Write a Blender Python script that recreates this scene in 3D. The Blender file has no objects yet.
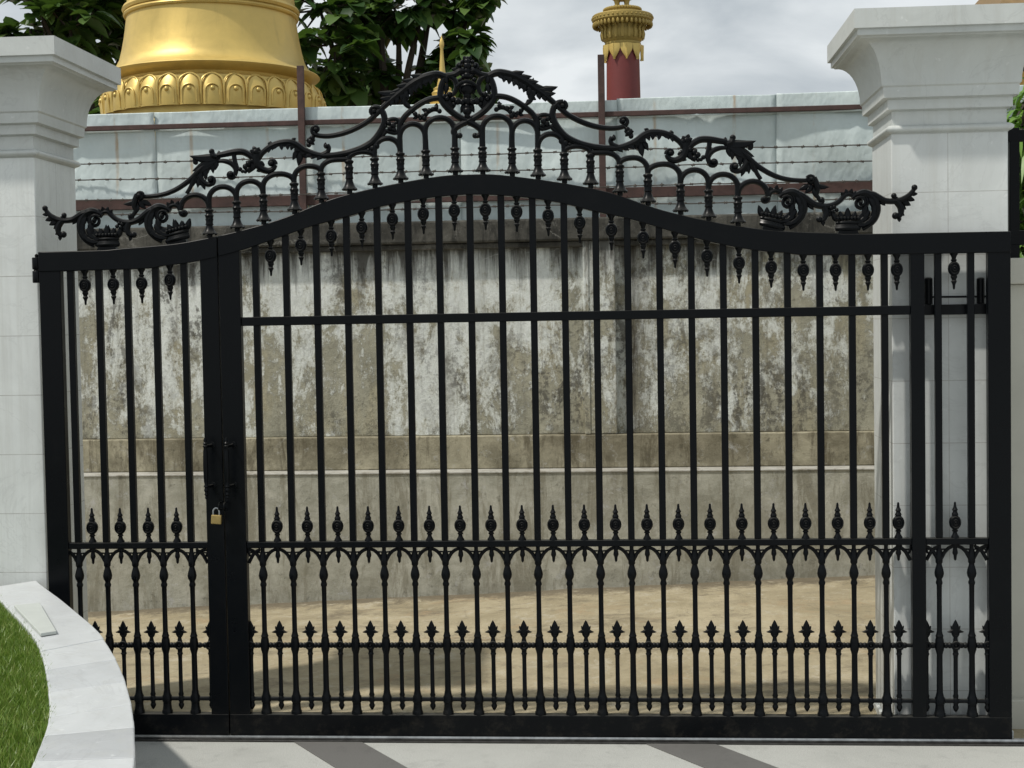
import bpy, math, random
from mathutils import Vector, Matrix
random.seed(7)
scene = bpy.context.scene
COL = scene.collection
R = math.radians

# ------------------------------------------------------------------ camera maths (used to measure where things stand)
FL = 1470.96
CAM = Vector((0.3764, -5.55, 1.6))
YAW, PIT, ROL = 0.07962, -0.04211, -0.01718
_fw = Vector((-math.sin(YAW)*math.cos(PIT), math.cos(YAW)*math.cos(PIT), math.sin(PIT)))
_r = Vector((math.cos(YAW), math.sin(YAW), 0)); _u = _r.cross(_fw)
_r2 = _r*math.cos(ROL) + _u*math.sin(ROL); _u2 = -_r*math.sin(ROL) + _u*math.cos(ROL)
def ray(x, y): return _fw + _r2*((x-512)/FL) - _u2*((y-384)/FL)
def onY(x, y, Y=0.0):
    d = ray(x, y); return CAM + d*((Y-CAM.y)/d.y)
def onZ(x, y, Z=0.0):
    d = ray(x, y); return CAM + d*((Z-CAM.z)/d.z)
def G(x, y):
    p = onY(x, y); return (p.x, p.z)
PX = 0.0038                       # metres per pixel at the gate

# ------------------------------------------------------------------ materials
def new_mat(name):
    m = bpy.data.materials.new(name); m.use_nodes = True
    nt = m.node_tree; nt.nodes.clear()
    out = nt.nodes.new('ShaderNodeOutputMaterial'); b = nt.nodes.new('ShaderNodeBsdfPrincipled')
    nt.links.new(b.outputs[0], out.inputs[0])
    return m, nt, b
class NB:
    """tiny node builder"""
    def __init__(s, nt): s.nt = nt; s.n = nt.nodes; s.l = nt.links
    def coord(s, kind='Object'): return s.n.new('ShaderNodeTexCoord').outputs[kind]
    def geo(s, k): return s.n.new('ShaderNodeNewGeometry').outputs[k]
    def scale(s, vec, sc):
        m = s.n.new('ShaderNodeMapping'); m.inputs['Scale'].default_value = sc; s.l.new(vec, m.inputs[0]); return m.outputs[0]
    def noise(s, vec, sc, det=6, rough=.6, dist=0, out='Fac'):
        n = s.n.new('ShaderNodeTexNoise'); n.inputs['Scale'].default_value = sc; n.inputs['Detail'].default_value = det
        n.inputs['Roughness'].default_value = rough; n.inputs['Distortion'].default_value = dist
        s.l.new(vec, n.inputs['Vector']); return n.outputs[out]
    def voro(s, vec, sc, feat='F1', out='Distance'):
        n = s.n.new('ShaderNodeTexVoronoi'); n.feature = feat; n.inputs['Scale'].default_value = sc; s.l.new(vec, n.inputs['Vector']); return n.outputs[out]
    def ramp(s, fac, stops, mode='LINEAR'):
        r = s.n.new('ShaderNodeValToRGB'); r.color_ramp.interpolation = mode
        e = r.color_ramp.elements
        while len(e) < len(stops): e.new(.5)
        for i, (p, c) in enumerate(stops):
            e[i].position = p; e[i].color = (c, c, c, 1) if not isinstance(c, tuple) else (*c, 1)
        s.l.new(fac, r.inputs[0]); return r.outputs[0]
    def mix(s, fac, a, b, mode='MIX'):
        m = s.n.new('ShaderNodeMix'); m.data_type = 'RGBA'; m.blend_type = mode
        for v, i in ((fac, 0), (a, 6), (b, 7)):
            if isinstance(v, (int, float)): m.inputs[i].default_value = v if i == 0 else (v, v, v, 1)
            elif isinstance(v, tuple): m.inputs[i].default_value = (*v, 1)
            else: s.l.new(v, m.inputs[i])
        return m.outputs[2]
    def math(s, op, a, b=0.0, c=None, clamp=False):
        m = s.n.new('ShaderNodeMath'); m.operation = op; m.use_clamp = clamp
        for i, v in enumerate((a, b) if c is None else (a, b, c)):
            if isinstance(v, (int, float)): m.inputs[i].default_value = v
            else: s.l.new(v, m.inputs[i])
        return m.outputs[0]
    def sep(s, vec):
        x = s.n.new('ShaderNodeSeparateXYZ'); s.l.new(vec, x.inputs[0]); return x.outputs
    def bump(s, h, strength, dist, bsdf):
        b = s.n.new('ShaderNodeBump'); b.inputs['Strength'].default_value = strength; b.inputs['Distance'].default_value = dist
        s.l.new(h, b.inputs['Height']); s.l.new(b.outputs[0], bsdf.inputs['Normal'])
    def to(s, sock, bsdf, name): s.l.new(sock, bsdf.inputs[name])

M = {}
def m_iron():
    m, nt, b = new_mat('black_paint'); k = NB(nt); c = k.geo('Position')
    n = k.noise(c, 9, 8, .7); n2 = k.noise(c, 60, 4, .6)
    col = k.mix(k.ramp(n, [(.55, 0.0), (.8, .5)]), (.0022, .0030, .0040), (.006, .0066, .007))
    nz = k.sep(k.geo('Normal'))[2]; col = k.mix(k.math('MULTIPLY', k.ramp(nz, [(.35, 0.), (.95, .55)]), k.ramp(n, [(.35, .3), (.65, 1.)])), col, (.085, .082, .072))  # dust on upward faces; its pale colour also paints highlights along the tops
    pz = k.sep(c)[2]; col = k.mix(k.math('MULTIPLY', k.ramp(pz, [(.03, .22), (.16, 0.)]), k.ramp(k.noise(c, 16, 9, .8), [(.5, 0.), (.66, 1.)])), col, (.075, .066, .052))
    col = k.mix(k.ramp(k.noise(c, 7, 12, .85, .2), [(.66, 0.), (.70, .6)]), col, (.035, .022, .016))
    k.to(k.mix(k.ramp(n2, [(.72, 0.), (.8, .3)]), col, (.018, .018, .018)), b, 'Base Color'); b.inputs['Specular IOR Level'].default_value = .13
    k.to(k.ramp(n, [(.3, .24), (.7, .42)]), b, 'Roughness')
    k.bump(n2, .12, .002, b); M['iron'] = m
def m_simple(key, col, rough=.6, metal=0., nsc=8, var=.25, bump=.1, spec=.5):
    m, nt, b = new_mat(key); k = NB(nt); c = k.geo('Position')
    n = k.noise(c, nsc, 8, .65)
    dark = tuple(v*(1-var) for v in col); lite = tuple(min(1, v*(1+var)) for v in col)
    k.to(k.mix(k.ramp(n, [(.3, 0.), (.7, 1.)]), dark, lite), b, 'Base Color')
    b.inputs['Roughness'].default_value = rough; b.inputs['Metallic'].default_value = metal
    b.inputs['Specular IOR Level'].default_value = spec
    if bump: k.bump(k.noise(c, nsc*6, 5, .6), bump, .004, b)
    M[key] = m; return m
def m_marble(key, z0, h, xc, yc, base=(.62, .645, .63), joints=True):
    m, nt, b = new_mat(key); k = NB(nt); c = k.geo('Position'); x, y, z = k.sep(c)
    cloud = k.noise(c, 3.2, 9, .72, 1.2)
    tl = k.math('FLOOR', k.math('DIVIDE', k.math('SUBTRACT', z, z0), h))
    wn = nt.nodes.new('ShaderNodeTexWhiteNoise'); wn.noise_dimensions = '2D'
    cv = nt.nodes.new('ShaderNodeCombineXYZ'); nt.links.new(tl, cv.inputs[0])
    nt.links.new(k.math('GREATER_THAN', x, xc), cv.inputs[1]); nt.links.new(cv.outputs[0], wn.inputs['Vector'])
    col = k.mix(k.ramp(cloud, [(.35, 0.), (.68, 1.)]), tuple(v*.86 for v in base), base)
    veins = k.ramp(k.noise(c, 2.1, 12, .6, 2.5), [(.485, 0.), (.5, .45), (.515, 0.)])
    col = k.mix(veins, col, tuple(v*.74 for v in base))
    speck = k.ramp(k.noise(c, 38, 3, .5), [(.68, 0.), (.74, .35)])
    col = k.mix(speck, col, (.74, .75, .74))
    if joints:
        col = k.mix(k.math('MULTIPLY', wn.outputs[0], .14), col, (.45, .46, .46))
        fz = k.math('ABSOLUTE', k.math('SUBTRACT', k.math('FRACT', k.math('DIVIDE', k.math('SUBTRACT', z, z0-h/2), h)), .5))
        jz = k.math('LESS_THAN', k.math('MULTIPLY', fz, h), .0016)
        jx = k.math('LESS_THAN', k.math('ABSOLUTE', k.math('SUBTRACT', x, xc)), .0014)
        jy = k.math('LESS_THAN', k.math('ABSOLUTE', k.math('SUBTRACT', y, yc)), .0014)
        j = k.math('MAXIMUM', jz, k.math('MAXIMUM', jx, jy))
        jn = k.math('MULTIPLY', j, k.ramp(k.noise(c, 14, 4), [(.3, .35), (.7, .9)]))
        col = k.mix(jn, col, (.3, .29, .27))
    drip = k.ramp(k.noise(k.scale(c, (22, 22, .9)), 1, 8, .7), [(.5, 0.), (.72, .34)])
    col = k.mix(drip, col, (.42, .42, .38))
    k.to(col, b, 'Base Color'); b.inputs['Roughness'].default_value = .38
    k.bump(k.noise(c, 70, 4), .05, .002, b); M[key] = m
def m_oldwall():
    m, nt, b = new_mat('old_limewash'); k = NB(nt); c = k.geo('Position'); x, y, z = k.sep(c)
    st = k.scale(c, (1.25, 1, .55))
    big = k.noise(st, 1.9, 12, .70, .3); fine = k.noise(k.scale(c, (1, 1, .75)), 13, 12, .86, .2); blot = k.noise(c, 34, 7, .75); mid = k.noise(st, 4.2, 9, .78, .5)
    cement = k.mix(k.ramp(k.noise(c, 5, 9, .75), [(.3, 0.), (.7, 1.)]), (.25, .245, .19), (.47, .45, .35))
    cement = k.mix(k.ramp(k.noise(k.scale(c, (1.6, 1, .5)), 2.4, 8, .7), [(.5, 0.), (.68, .6)]), cement, (.44, .385, .24))
    lime = k.mix(k.ramp(blot, [(.35, 0.), (.65, 1.)]), (.62, .645, .60), (.84, .87, .84))
    f = k.math('ADD', k.math('ADD', k.math('MULTIPLY', big, .30), k.math('MULTIPLY', fine, .36)), k.math('MULTIPLY', mid, .34))
    f = k.math('ADD', f, k.math('MULTIPLY', k.math('SUBTRACT', z, 1.35), .055))
    f = k.math('SUBTRACT', f, k.math('MULTIPLY', k.math('MAXIMUM', k.math('SUBTRACT', x, -.3), 0.0), .018))
    thin = k.ramp(f, [(.470, 0.), (.492, .55), (.525, 1.)])
    col = k.mix(thin, cement, lime)
    edge = k.ramp(f, [(.462, 0.), (.476, .45), (.488, 0.)])
    col = k.mix(edge, col, (.12, .11, .085))
    dark = k.ramp(k.math('ADD', k.math('MULTIPLY', k.noise(st, 5.5, 12, .82, .6), .6), k.math('MULTIPLY', blot, .4)), [(.497, 0.), (.555, .85)])
    zone = k.ramp(k.noise(k.scale(c, (1, 1, .8)), 1.3, 6, .65, .4), [(.40, 0.), (.62, 1.)])
    col = k.mix(k.math('MULTIPLY', dark, k.math('MULTIPLY_ADD', zone, .75, .25)), col, (.085, .08, .066))
    run = k.noise(k.scale(c, (7, 5, .5)), 1.6, 10, .75, .5)
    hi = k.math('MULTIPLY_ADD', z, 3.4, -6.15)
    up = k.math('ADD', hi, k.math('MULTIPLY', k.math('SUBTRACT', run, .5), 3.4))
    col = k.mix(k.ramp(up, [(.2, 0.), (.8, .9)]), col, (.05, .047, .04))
    lo = k.math('MULTIPLY_ADD', z, -5.5, 5.75)
    dn = k.math('ADD', lo, k.math('MULTIPLY', k.math('SUBTRACT', k.noise(c, 5.2, 11, .8), .5), 3.6))
    col = k.mix(k.ramp(dn, [(.5, 0.), (1.0, .8)]), col, (.105, .088, .055))
    streak = k.ramp(k.noise(k.scale(c, (9, 5, .28)), 1.4, 9, .7, .4), [(.56, 0.), (.72, .6)])
    col = k.mix(streak, col, (.15, .135, .10))
    X0 = onY(633, 340, 2.96).x                               # dark streak: stain plus the pilaster's shadow, painted into the colour
    shade_stain = k.math('SUBTRACT', 1.0, k.math('DIVIDE', k.math('ABSOLUTE', k.math('SUBTRACT', x, X0)), .13), None, True)
    shade_stain = k.math('MULTIPLY', shade_stain, k.ramp(k.noise(k.scale(c, (6, 4, .45)), 1.5, 10, .78, .5), [(.34, .15), (.62, 1.)]))
    col = k.mix(k.math('MULTIPLY', shade_stain, 1.15, None, True), col, (.05, .043, .032))
    crack = k.ramp(k.voro(k.mix(.12, c, k.noise(c, 3, 6, .7, 0, 'Color')), 2.1, 'DISTANCE_TO_EDGE'), [(.0, .5), (.006, 0.)])
    col = k.mix(k.math('MULTIPLY', crack, k.ramp(big, [(.45, 0.), (.6, 1.)])), col, (.56, .57, .54))
    k.to(col, b, 'Base Color'); b.inputs['Roughness'].default_value = .9; b.inputs['Specular IOR Level'].default_value = .2
    k.bump(k.math('ADD', fine, k.math('MULTIPLY', blot, .6)), .7, .015, b); M['oldwall'] = m
def m_plinth(key, a, bcol, stain):
    m, nt, b = new_mat(key); k = NB(nt); c = k.geo('Position')
    n = k.noise(c, 4.4, 12, .78, .4); f = k.noise(c, 22, 9, .78); big = k.noise(k.scale(c, (1, 1, 1.6)), 1.5, 6, .6, .4)
    col = k.mix(k.ramp(n, [(.40, 0.), (.60, 1.)]), a, bcol)
    run = k.noise(k.scale(c, (6, 6, 1.1)), 1.5, 10, .76, .5)
    col = k.mix(k.ramp(run, [(.50, 0.), (.60, .75)]), col, stain)
    col = k.mix(k.ramp(big, [(.45, 0.), (.62, .45)]), col, stain)
    col = k.mix(k.ramp(f, [(.56, 0.), (.66, .7)]), col, tuple(v*.42 for v in a))
    col = k.mix(k.ramp(k.noise(c, 9, 11, .82, .3), [(.36, .6), (.44, 0.)]), col, tuple(min(.5, v*1.5+.05) for v in bcol))
    crack = k.ramp(k.voro(k.mix(.2, c, k.noise(c, 3, 6, .7, 0, 'Color')), 1.6, 'DISTANCE_TO_EDGE'), [(.0, .4), (.005, 0.)])
    col = k.mix(k.math('MULTIPLY', crack, k.ramp(big, [(.45, 0.), (.6, 1.)])), col, (.42, .41, .37))
    k.to(col, b, 'Base Color'); b.inputs['Roughness'].default_value = .92; b.inputs['Specular IOR Level'].default_value = .2
    k.bump(f, .5, .01, b); M[key] = m
def m_sheet():
    m, nt, b = new_mat('galvanised_sheet'); k = NB(nt); c = k.geo('Position'); x, y, z = k.sep(c)
    n = k.noise(k.scale(c, (1, 1, .5)), 2.2, 7, .65, .3)
    col = k.mix(k.ramp(n, [(.3, 0.), (.7, 1.)]), (.46, .535, .535), (.585, .66, .655))
    seam = k.math('MULTIPLY', k.math('ABSOLUTE', k.math('SUBTRACT', k.math('FRACT', k.math('DIVIDE', k.math('ADD', x, 10.08), .452)), .5)), .452)
    wob = k.math('ADD', seam, k.math('MULTIPLY', k.math('SUBTRACT', k.noise(c, 9, 5), .5), .012))
    rustn = k.ramp(k.noise(k.scale(c, (3, 3, .9)), 1.9, 6, .7), [(.47, 0.), (.64, .8)])
    rust = k.math('MULTIPLY', k.ramp(wob, [(.004, 1.), (.013, 0.)]), rustn)
    col = k.mix(rust, col, (.36, .22, .09))
    blot = k.ramp(k.noise(c, 3.4, 8, .7, .5), [(.63, 0.), (.74, .35)])
    col = k.mix(blot, col, (.5, .4, .26))
    ln = k.ramp(k.noise(k.scale(c, (16, 16, .35)), 1, 6, .6), [(.6, 0.), (.75, .3)])
    col = k.mix(ln, col, (.36, .38, .38))
    scr = k.ramp(k.noise(c, 13, 10, .8), [(.66, 0.), (.72, .5)])
    col = k.mix(scr, col, (.3, .31, .3))
    k.to(col, b, 'Base Color'); b.inputs['Roughness'].default_value = .55; b.inputs['Metallic'].default_value = .1
    k.bump(k.noise(k.scale(c, (1, 1, .6)), 3.5, 4, .55), .6, .06, b); M['sheet'] = m
def m_lane():
    m, nt, b = new_mat('sandy_concrete'); k = NB(nt); c = k.geo('Position'); x, y, z = k.sep(c)
    n = k.noise(c, 1.7, 11, .72, .5); f = k.noise(c, 30, 9, .8); g = k.noise(c, 7, 11, .8, .3); st = k.noise(k.scale(c, (.7, 2.2, 1)), 1.9, 11, .78, .4)
    col = k.mix(k.ramp(n, [(.38, 0.), (.62, 1.)]), (.29, .245, .155), (.43, .37, .25))
    col = k.mix(k.ramp(g, [(.52, 0.), (.62, .5)]), col, (.25, .215, .15))
    col = k.mix(k.ramp(g, [(.38, .6), (.46, 0.)]), col, (.47, .43, .34))
    wet = k.math('ADD', k.math('MULTIPLY', st, .75), k.math('MULTIPLY', g, .25))
    col = k.mix(k.ramp(wet, [(.52, 0.), (.61, .8)]), col, (.155, .13, .09))
    col = k.mix(k.ramp(k.noise(k.scale(c, (1, 1.6, 1)), 2.3, 10, .76, .6), [(.55, 0.), (.63, .45)]), col, (.38, .27, .155))
    edge = k.math('ADD', k.math('MULTIPLY_ADD', y, 3.8, -9.4), k.math('MULTIPLY', k.math('SUBTRACT', g, .5), 2.6))
    col = k.mix(k.ramp(edge, [(.2, 0.), (.7, .8)]), col, (.12, .10, .07))
    col = k.mix(k.ramp(f, [(.56, 0.), (.66, .6)]), col, (.15, .13, .095))
    crack = k.ramp(k.voro(k.mix(.25, c, k.noise(c, 2.5, 7, .7, 0, 'Color')), .9, 'DISTANCE_TO_EDGE'), [(.0, .4), (.005, 0.)])
    col = k.mix(crack, col, (.16, .135, .10))
    k.to(col, b, 'Base Color'); b.inputs['Roughness'].default_value = .9; b.inputs['Specular IOR Level'].default_value = .25
    k.bump(k.math('ADD', f, g), .6, .015, b); M['lane'] = m
def m_paving(key, col0, var):
    m, nt, b = new_mat(key); k = NB(nt); c = k.geo('Position')
    sp = k.noise(c, 240, 3, .6); n = k.noise(c, 2.3, 9, .7, .6)
    col = k.mix(k.ramp(sp, [(.38, 0.), (.62, 1.)]), tuple(v*(1-var) for v in col0), tuple(v*(1+var) for v in col0))
    col = k.mix(k.ramp(n, [(.48, 0.), (.72, .45)]), col, tuple(v*.72 for v in col0))
    sm_ = k.noise(c, 8, 11, .8, .4)
    col = k.mix(k.ramp(sm_, [(.54, 0.), (.66, .5)]), col, tuple(v*.62 for v in col0))
    col = k.mix(k.ramp(k.noise(c, 55, 6, .7), [(.66, 0.), (.70, .7)]), col, tuple(v*.45 for v in col0))
    k.to(col, b, 'Base Color'); b.inputs['Roughness'].default_value = .62
    k.bump(sp, .12, .002, b); M[key] = m
def m_gold(key, col, rough, metal):
    m, nt, b = new_mat(key); k = NB(nt); c = k.geo('Position')
    n = k.noise(c, 2.4, 8, .65, .4); s = k.noise(k.scale(c, (9, 9, .6)), 1.2, 6, .6)
    cc = k.mix(k.ramp(n, [(.3, 0.), (.7, 1.)]), tuple(v*.8 for v in col), tuple(min(1, v*1.08) for v in col))
    cc = k.mix(k.ramp(s, [(.58, 0.), (.75, .4)]), cc, tuple(v*.6 for v in col))
    k.to(cc, b, 'Base Color'); k.to(k.ramp(n, [(.3, rough-.06), (.7, rough+.1)]), b, 'Roughness')
    b.inputs['Metallic'].default_value = metal; k.bump(k.noise(c, 5, 6, .55), .12, .02, b); M[key] = m
def m_leaf(key, a, bb, cc, trans=.25):
    m, nt, b = new_mat(key); k = NB(nt)
    rnd = k.geo('Random Per Island')
    col = k.ramp(rnd, [(0., a), (.6, bb), (1., cc)])
    k.to(col, b, 'Base Color'); b.inputs['Roughness'].default_value = .42; b.inputs['Specular IOR Level'].default_value = .45
    t = nt.nodes.new('ShaderNodeBsdfTranslucent'); nt.links.new(k.mix(.5, col, (.16, .3, .03)), t.inputs[0])
    mx = nt.nodes.new('ShaderNodeMixShader'); mx.inputs[0].default_value = trans
    nt.links.new(b.outputs[0], mx.inputs[1]); nt.links.new(t.outputs[0], mx.inputs[2])
    nt.links.new(mx.outputs[0], [n for n in nt.nodes if n.type == 'OUTPUT_MATERIAL'][0].inputs[0]); M[key] = m
m_iron(); m_oldwall(); m_sheet(); m_lane()
m_plinth('plinth', (.30, .295, .24), (.48, .47, .40), (.21, .195, .145))
m_plinth('band', (.22, .20, .14), (.42, .385, .28), (.10, .085, .055))
m_plinth('coping', (.05, .048, .041), (.115, .11, .095), (.022, .022, .02))
m_simple('creamwall', (.47, .46, .40), .8, 0, 3, .08, .1)
m_plinth('ledge', (.36, .35, .31), (.46, .45, .41), (.22, .2, .16))
m_paving('granite', (.40, .405, .38), .16); m_paving('dark_granite', (.125, .122, .115), .12)
m_gold('gold', (.64, .47, .15), .45, .5); m_gold('old_gold', (.36, .26, .07), .5, .35)
m_simple('red', (.15, .024, .022), .55, 0, 5, .15, .1)
m_simple('rust', (.06, .031, .026), .75, 0, 14, .4, .3)
m_simple('brass', (.40, .29, .11), .42, .7, 60, .15, .05)
m_simple('steel', (.35, .36, .36), .35, .9, 30, .3, .1)
m_simple('wire', (.085, .075, .065), .6, .4, 30, .3, 0)
m_simple('track', (.06, .058, .055), .5, .6, 30, .4, .2)
m_simple('wheel', (.10, .09, .08), .7, .2, 30, .3, .2)
m_simple('soil', (.06, .045, .03), .95, 0, 20, .3, .4)
m_simple('bark', (.035, .028, .02), .9, 0, 12, .35, .5)
m_simple('ochre', (.55, .34, .07), .8, 0, 4, .2, .1)
m_simple('terracotta', (.18, .115, .045), .8, 0, 9, .25, .2)
m_simple('tile', (.46, .485, .455), .5, 0, 9, .08, .05)
m_simple('ground', (.22, .19, .14), .95, 0, 2, .2, .2)
m_leaf('leaf', (.016, .042, .012), (.036, .085, .018), (.10, .17, .04), .22)
m_leaf('leaf_mid', (.02, .05, .012), (.05, .105, .022), (.12, .18, .05), .2)
m_leaf('leaf_light', (.06, .15, .02), (.12, .25, .035), (.2, .34, .06), .3)
m_leaf('grass', (.11, .20, .028), (.18, .275, .042), (.26, .30, .09), .34)

# ------------------------------------------------------------------ mesh builder
def catmull(pts, k=4):
    P = [Vector(p) for p in pts]
    if len(P) < 3: return P
    o = []
    for i in range(len(P)-1):
        p0 = P[max(i-1, 0)]; p1 = P[i]; p2 = P[i+1]; p3 = P[min(i+2, len(P)-1)]
        for j in range(k):
            t = j/k; t2 = t*t; t3 = t2*t
            o.append(.5*((2*p1) + (p2-p0)*t + (2*p0-5*p1+4*p2-p3)*t2 + (3*p1-p0-3*p2+p3)*t3))
    o.append(P[-1]); return o
class MB:
    def __init__(s): s.v = []; s.f = []
    def add(s, vs, fs):
        b = len(s.v); s.v += [tuple(v) for v in vs]; s.f += [tuple(b+i for i in f) for f in fs]; return s
    def box(s, x0, x1, y0, y1, z0, z1):
        vs = [(x, y, z) for z in (z0, z1) for y in (y0, y1) for x in (x0, x1)]
        return s.add(vs, [(0,2,3,1),(4,5,7,6),(0,1,5,4),(2,6,7,3),(0,4,6,2),(1,3,7,5)])
    def tube(s, pts, rad, n=8, flat=1.0, cap=True):
        P = [Vector(p) for p in pts]; m = len(P)
        if isinstance(rad, (int, float)): rr = [rad]*m
        else: rr = [rad[0] + 0*i for i in range(m)]; 
        if not isinstance(rad, (int, float)):
            for i in range(m):
                t = i/(m-1)*(len(rad)-1); a = min(int(t), len(rad)-2); rr[i] = rad[a] + (rad[a+1]-rad[a])*(t-a)
        vs = []
        N = None
        for i, p in enumerate(P):
            d = (P[min(i+1, m-1)] - P[max(i-1, 0)])
            if d.length < 1e-9: d = Vector((0, 0, 1))
            d.normalize()
            if N is None:
                N = Vector((0, 1, 0)) if abs(d.y) < .9 else Vector((1, 0, 0))
            N = (N - d*N.dot(d)).normalized(); B = d.cross(N)
            for j in range(n):
                a = 2*math.pi*j/n
                vs.append(p + N*(math.cos(a)*rr[i]*flat) + B*(math.sin(a)*rr[i]))
        fs = [(i*n+j, i*n+(j+1) % n, (i+1)*n+(j+1) % n, (i+1)*n+j) for i in range(m-1) for j in range(n)]
        if cap: fs += [tuple(range(n))[::-1], tuple(range((m-1)*n, m*n))]
        return s.add(vs, fs)
    def lathe(s, prof, c=(0, 0, 0), n=16, sq=1.0, axis='z'):
        """prof: (radius, height) upwards"""
        vs = []
        for r, h in prof:
            for j in range(n):
                a = 2*math.pi*j/n; x = r*math.cos(a); y = r*math.sin(a)*sq
                vs.append((c[0]+x, c[1]+y, c[2]+h) if axis == 'z' else (c[0]+x, c[1]-h, c[2]+r*math.sin(a)) )
        m = len(prof)
        fs = [(i*n+j, i*n+(j+1) % n, (i+1)*n+(j+1) % n, (i+1)*n+j) for i in range(m-1) for j in range(n)]
        fs += [tuple(range(n))[::-1], tuple(range((m-1)*n, m*n))]
        return s.add(vs, fs)
    def ball(s, c, r, n=8, sy=1.0, sz=1.0):
        k = 5
        return s.lathe([(max(r*math.sin(math.pi*i/k), r*.02), -r*sz*math.cos(math.pi*i/k)) for i in range(k+1)], c, n, sy)
    def tear(s, x, z, ang, L, w, t, y=0.0, curl=0.0, bend=0.0):
        """a leaf lobe lying in the plane of the gate: root at (x, z), pointing along ang (degrees)"""
        n = 6; prof = [(0, .35), (.18, .85), (.42, 1.), (.7, .68), (.9, .3), (1., .03)]
        vs = []
        for q, wf in prof:
            a = R(ang + bend*q); ax, az = math.cos(a), math.sin(a)
            cx, cz, cy = x+ax*L*q, z+az*L*q, y - curl*q*q
            for j in range(n):
                b = 2*math.pi*j/n
                vs.append((cx - az*math.cos(b)*w*wf, cy + math.sin(b)*t*wf, cz + ax*math.cos(b)*w*wf))
        m = len(prof)
        fs = [(i*n+j, i*n+(j+1) % n, (i+1)*n+(j+1) % n, (i+1)*n+j) for i in range(m-1) for j in range(n)]
        fs += [tuple(range(n))[::-1], tuple(range((m-1)*n, m*n))]
        return s.add(vs, fs)
    def prism(s, pts, y0, y1):
        """pts: outline in X, Z"""
        n = len(pts); vs = [(x, y0, z) for x, z in pts] + [(x, y1, z) for x, z in pts]
        fs = [tuple(range(n)), tuple(range(n, 2*n))[::-1]] + [(i, i+n, (i+1) % n+n, (i+1) % n) for i in range(n)]
        return s.add(vs, fs)
    def slab(s, pts, z0, z1):
        n = len(pts); vs = [(x, y, z0) for x, y in pts] + [(x, y, z1) for x, y in pts]
        fs = [tuple(range(n))[::-1], tuple(range(n, 2*n))] + [(i, (i+1) % n, (i+1) % n+n, i+n) for i in range(n)]
        return s.add(vs, fs)
    def mirror(s, xc):
        s.v = [(2*xc-x, y, z) for x, y, z in s.v]; s.f = [f[::-1] for f in s.f]; return s
    def shift(s, d): s.v = [(x+d[0], y+d[1], z+d[2]) for x, y, z in s.v]; return s
    def cx(s): return sum(v[0] for v in s.v)/len(s.v)
    def mesh(s, name, mat, smooth=False):
        me = bpy.data.meshes.new(name); me.from_pydata(s.v, [], s.f); me.update()
        import bmesh
        b = bmesh.new(); b.from_mesh(me); bmesh.ops.recalc_face_normals(b, faces=b.faces); b.to_mesh(me); b.free()
        if smooth:
            me.polygons.foreach_set('use_smooth', [True]*len(me.polygons))
            if smooth != 2: me.set_sharp_from_angle(angle=R(38))
        me.materials.append(M[mat] if isinstance(mat, str) else mat); return me
def bevel(o, w=.003, seg=2):
    b = o.modifiers.new('bevel', 'BEVEL'); b.width = w; b.segments = seg; b.limit_method = 'ANGLE'; b.angle_limit = R(40); b.harden_normals = False
    return o
def root_loc(p):
    l = Vector((0, 0, 0))
    while p is not None: l = l + p.location; p = p.parent
    return l
def part(name, mb, mat, parent=None, smooth=True, label=None):
    """link one mesh object; its coordinates are given in the world and stored relative to the thing"""
    if parent is not None:
        l = root_loc(parent); mb.shift((-l.x, -l.y, -l.z))
    o = bpy.data.objects.new(name, mb.mesh(name, mat, smooth)); COL.objects.link(o); o.parent = parent
    if label: o['label'] = label
    return o
def place(name, me, loc, parent):
    o = bpy.data.objects.new(name, me); COL.objects.link(o); o.parent = parent
    o.location = Vector(loc) - root_loc(parent); return o
def thing(name, label, cat, loc=(0, 0, 0), group=None):
    o = bpy.data.objects.new(name, None); COL.objects.link(o); o.location = loc; o.empty_display_size = .2
    return tag(o, label, cat, group)
def tag(o, label, cat, group=None):
    o['label'] = label; o['category'] = cat
    if group: o['group'] = group
    return o
def struct(name, mb, mat, smooth=False, kind='structure'):
    o = part(name, mb, mat, None, smooth); o['kind'] = kind; return o

# ================================================================== SETTING: ground
PW, PY, PLX, PRX = .4270, .068, -1.9300, 1.3625            # pillar width, front face, left pillar's right edge, right pillar's left edge
WY = 2.75                                                 # old wall: plinth face
struct('ground', MB().slab([(-400, -60), (400, -60), (400, 900), (-400, 900)], -.5, -.30), 'ground')
struct('driveway', MB().slab([(-30, -30), (30, -30), (30, -.045), (-30, -.045)], -.25, 0.0), 'granite')
d = Vector((.235, -.335)).normalized()
for i, (xl, xr) in enumerate(((-.925, -.662), (.422, .681), (1.98, 2.24))):
    a = -.047; L = 3.4
    def al(x, q): return (x + d.x*q, a + d.y*q)
    struct('paving_band', MB().slab([(xl+d.x*L, a+d.y*L), (xr+d.x*L, a+d.y*L), (xr, a), (xl, a)], -.01, .004), 'dark_granite')
def lane_z(x, y):
    w = min(.26, max(-.07, .077 + .045*x)); t = min(1, max(0, (y-.15)/2.6))
    return w*t*t*(3-2*t) if t < 1 else w
mb = MB(); nx, ny = 120, 30
xs = [-7 + 14*i/nx for i in range(nx+1)]; ys = [.055 + 2.9*j/ny for j in range(ny+1)]
rn = random.Random(3)
vs = [(x, y, lane_z(x, y) + (rn.uniform(-.004, .004) if y > .3 else 0)) for y in ys for x in xs]
mb.add(vs, [(j*(nx+1)+i, j*(nx+1)+i+1, (j+1)*(nx+1)+i+1, (j+1)*(nx+1)+i) for j in range(ny) for i in range(nx)])
struct('lane', mb, 'lane', True)

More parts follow.
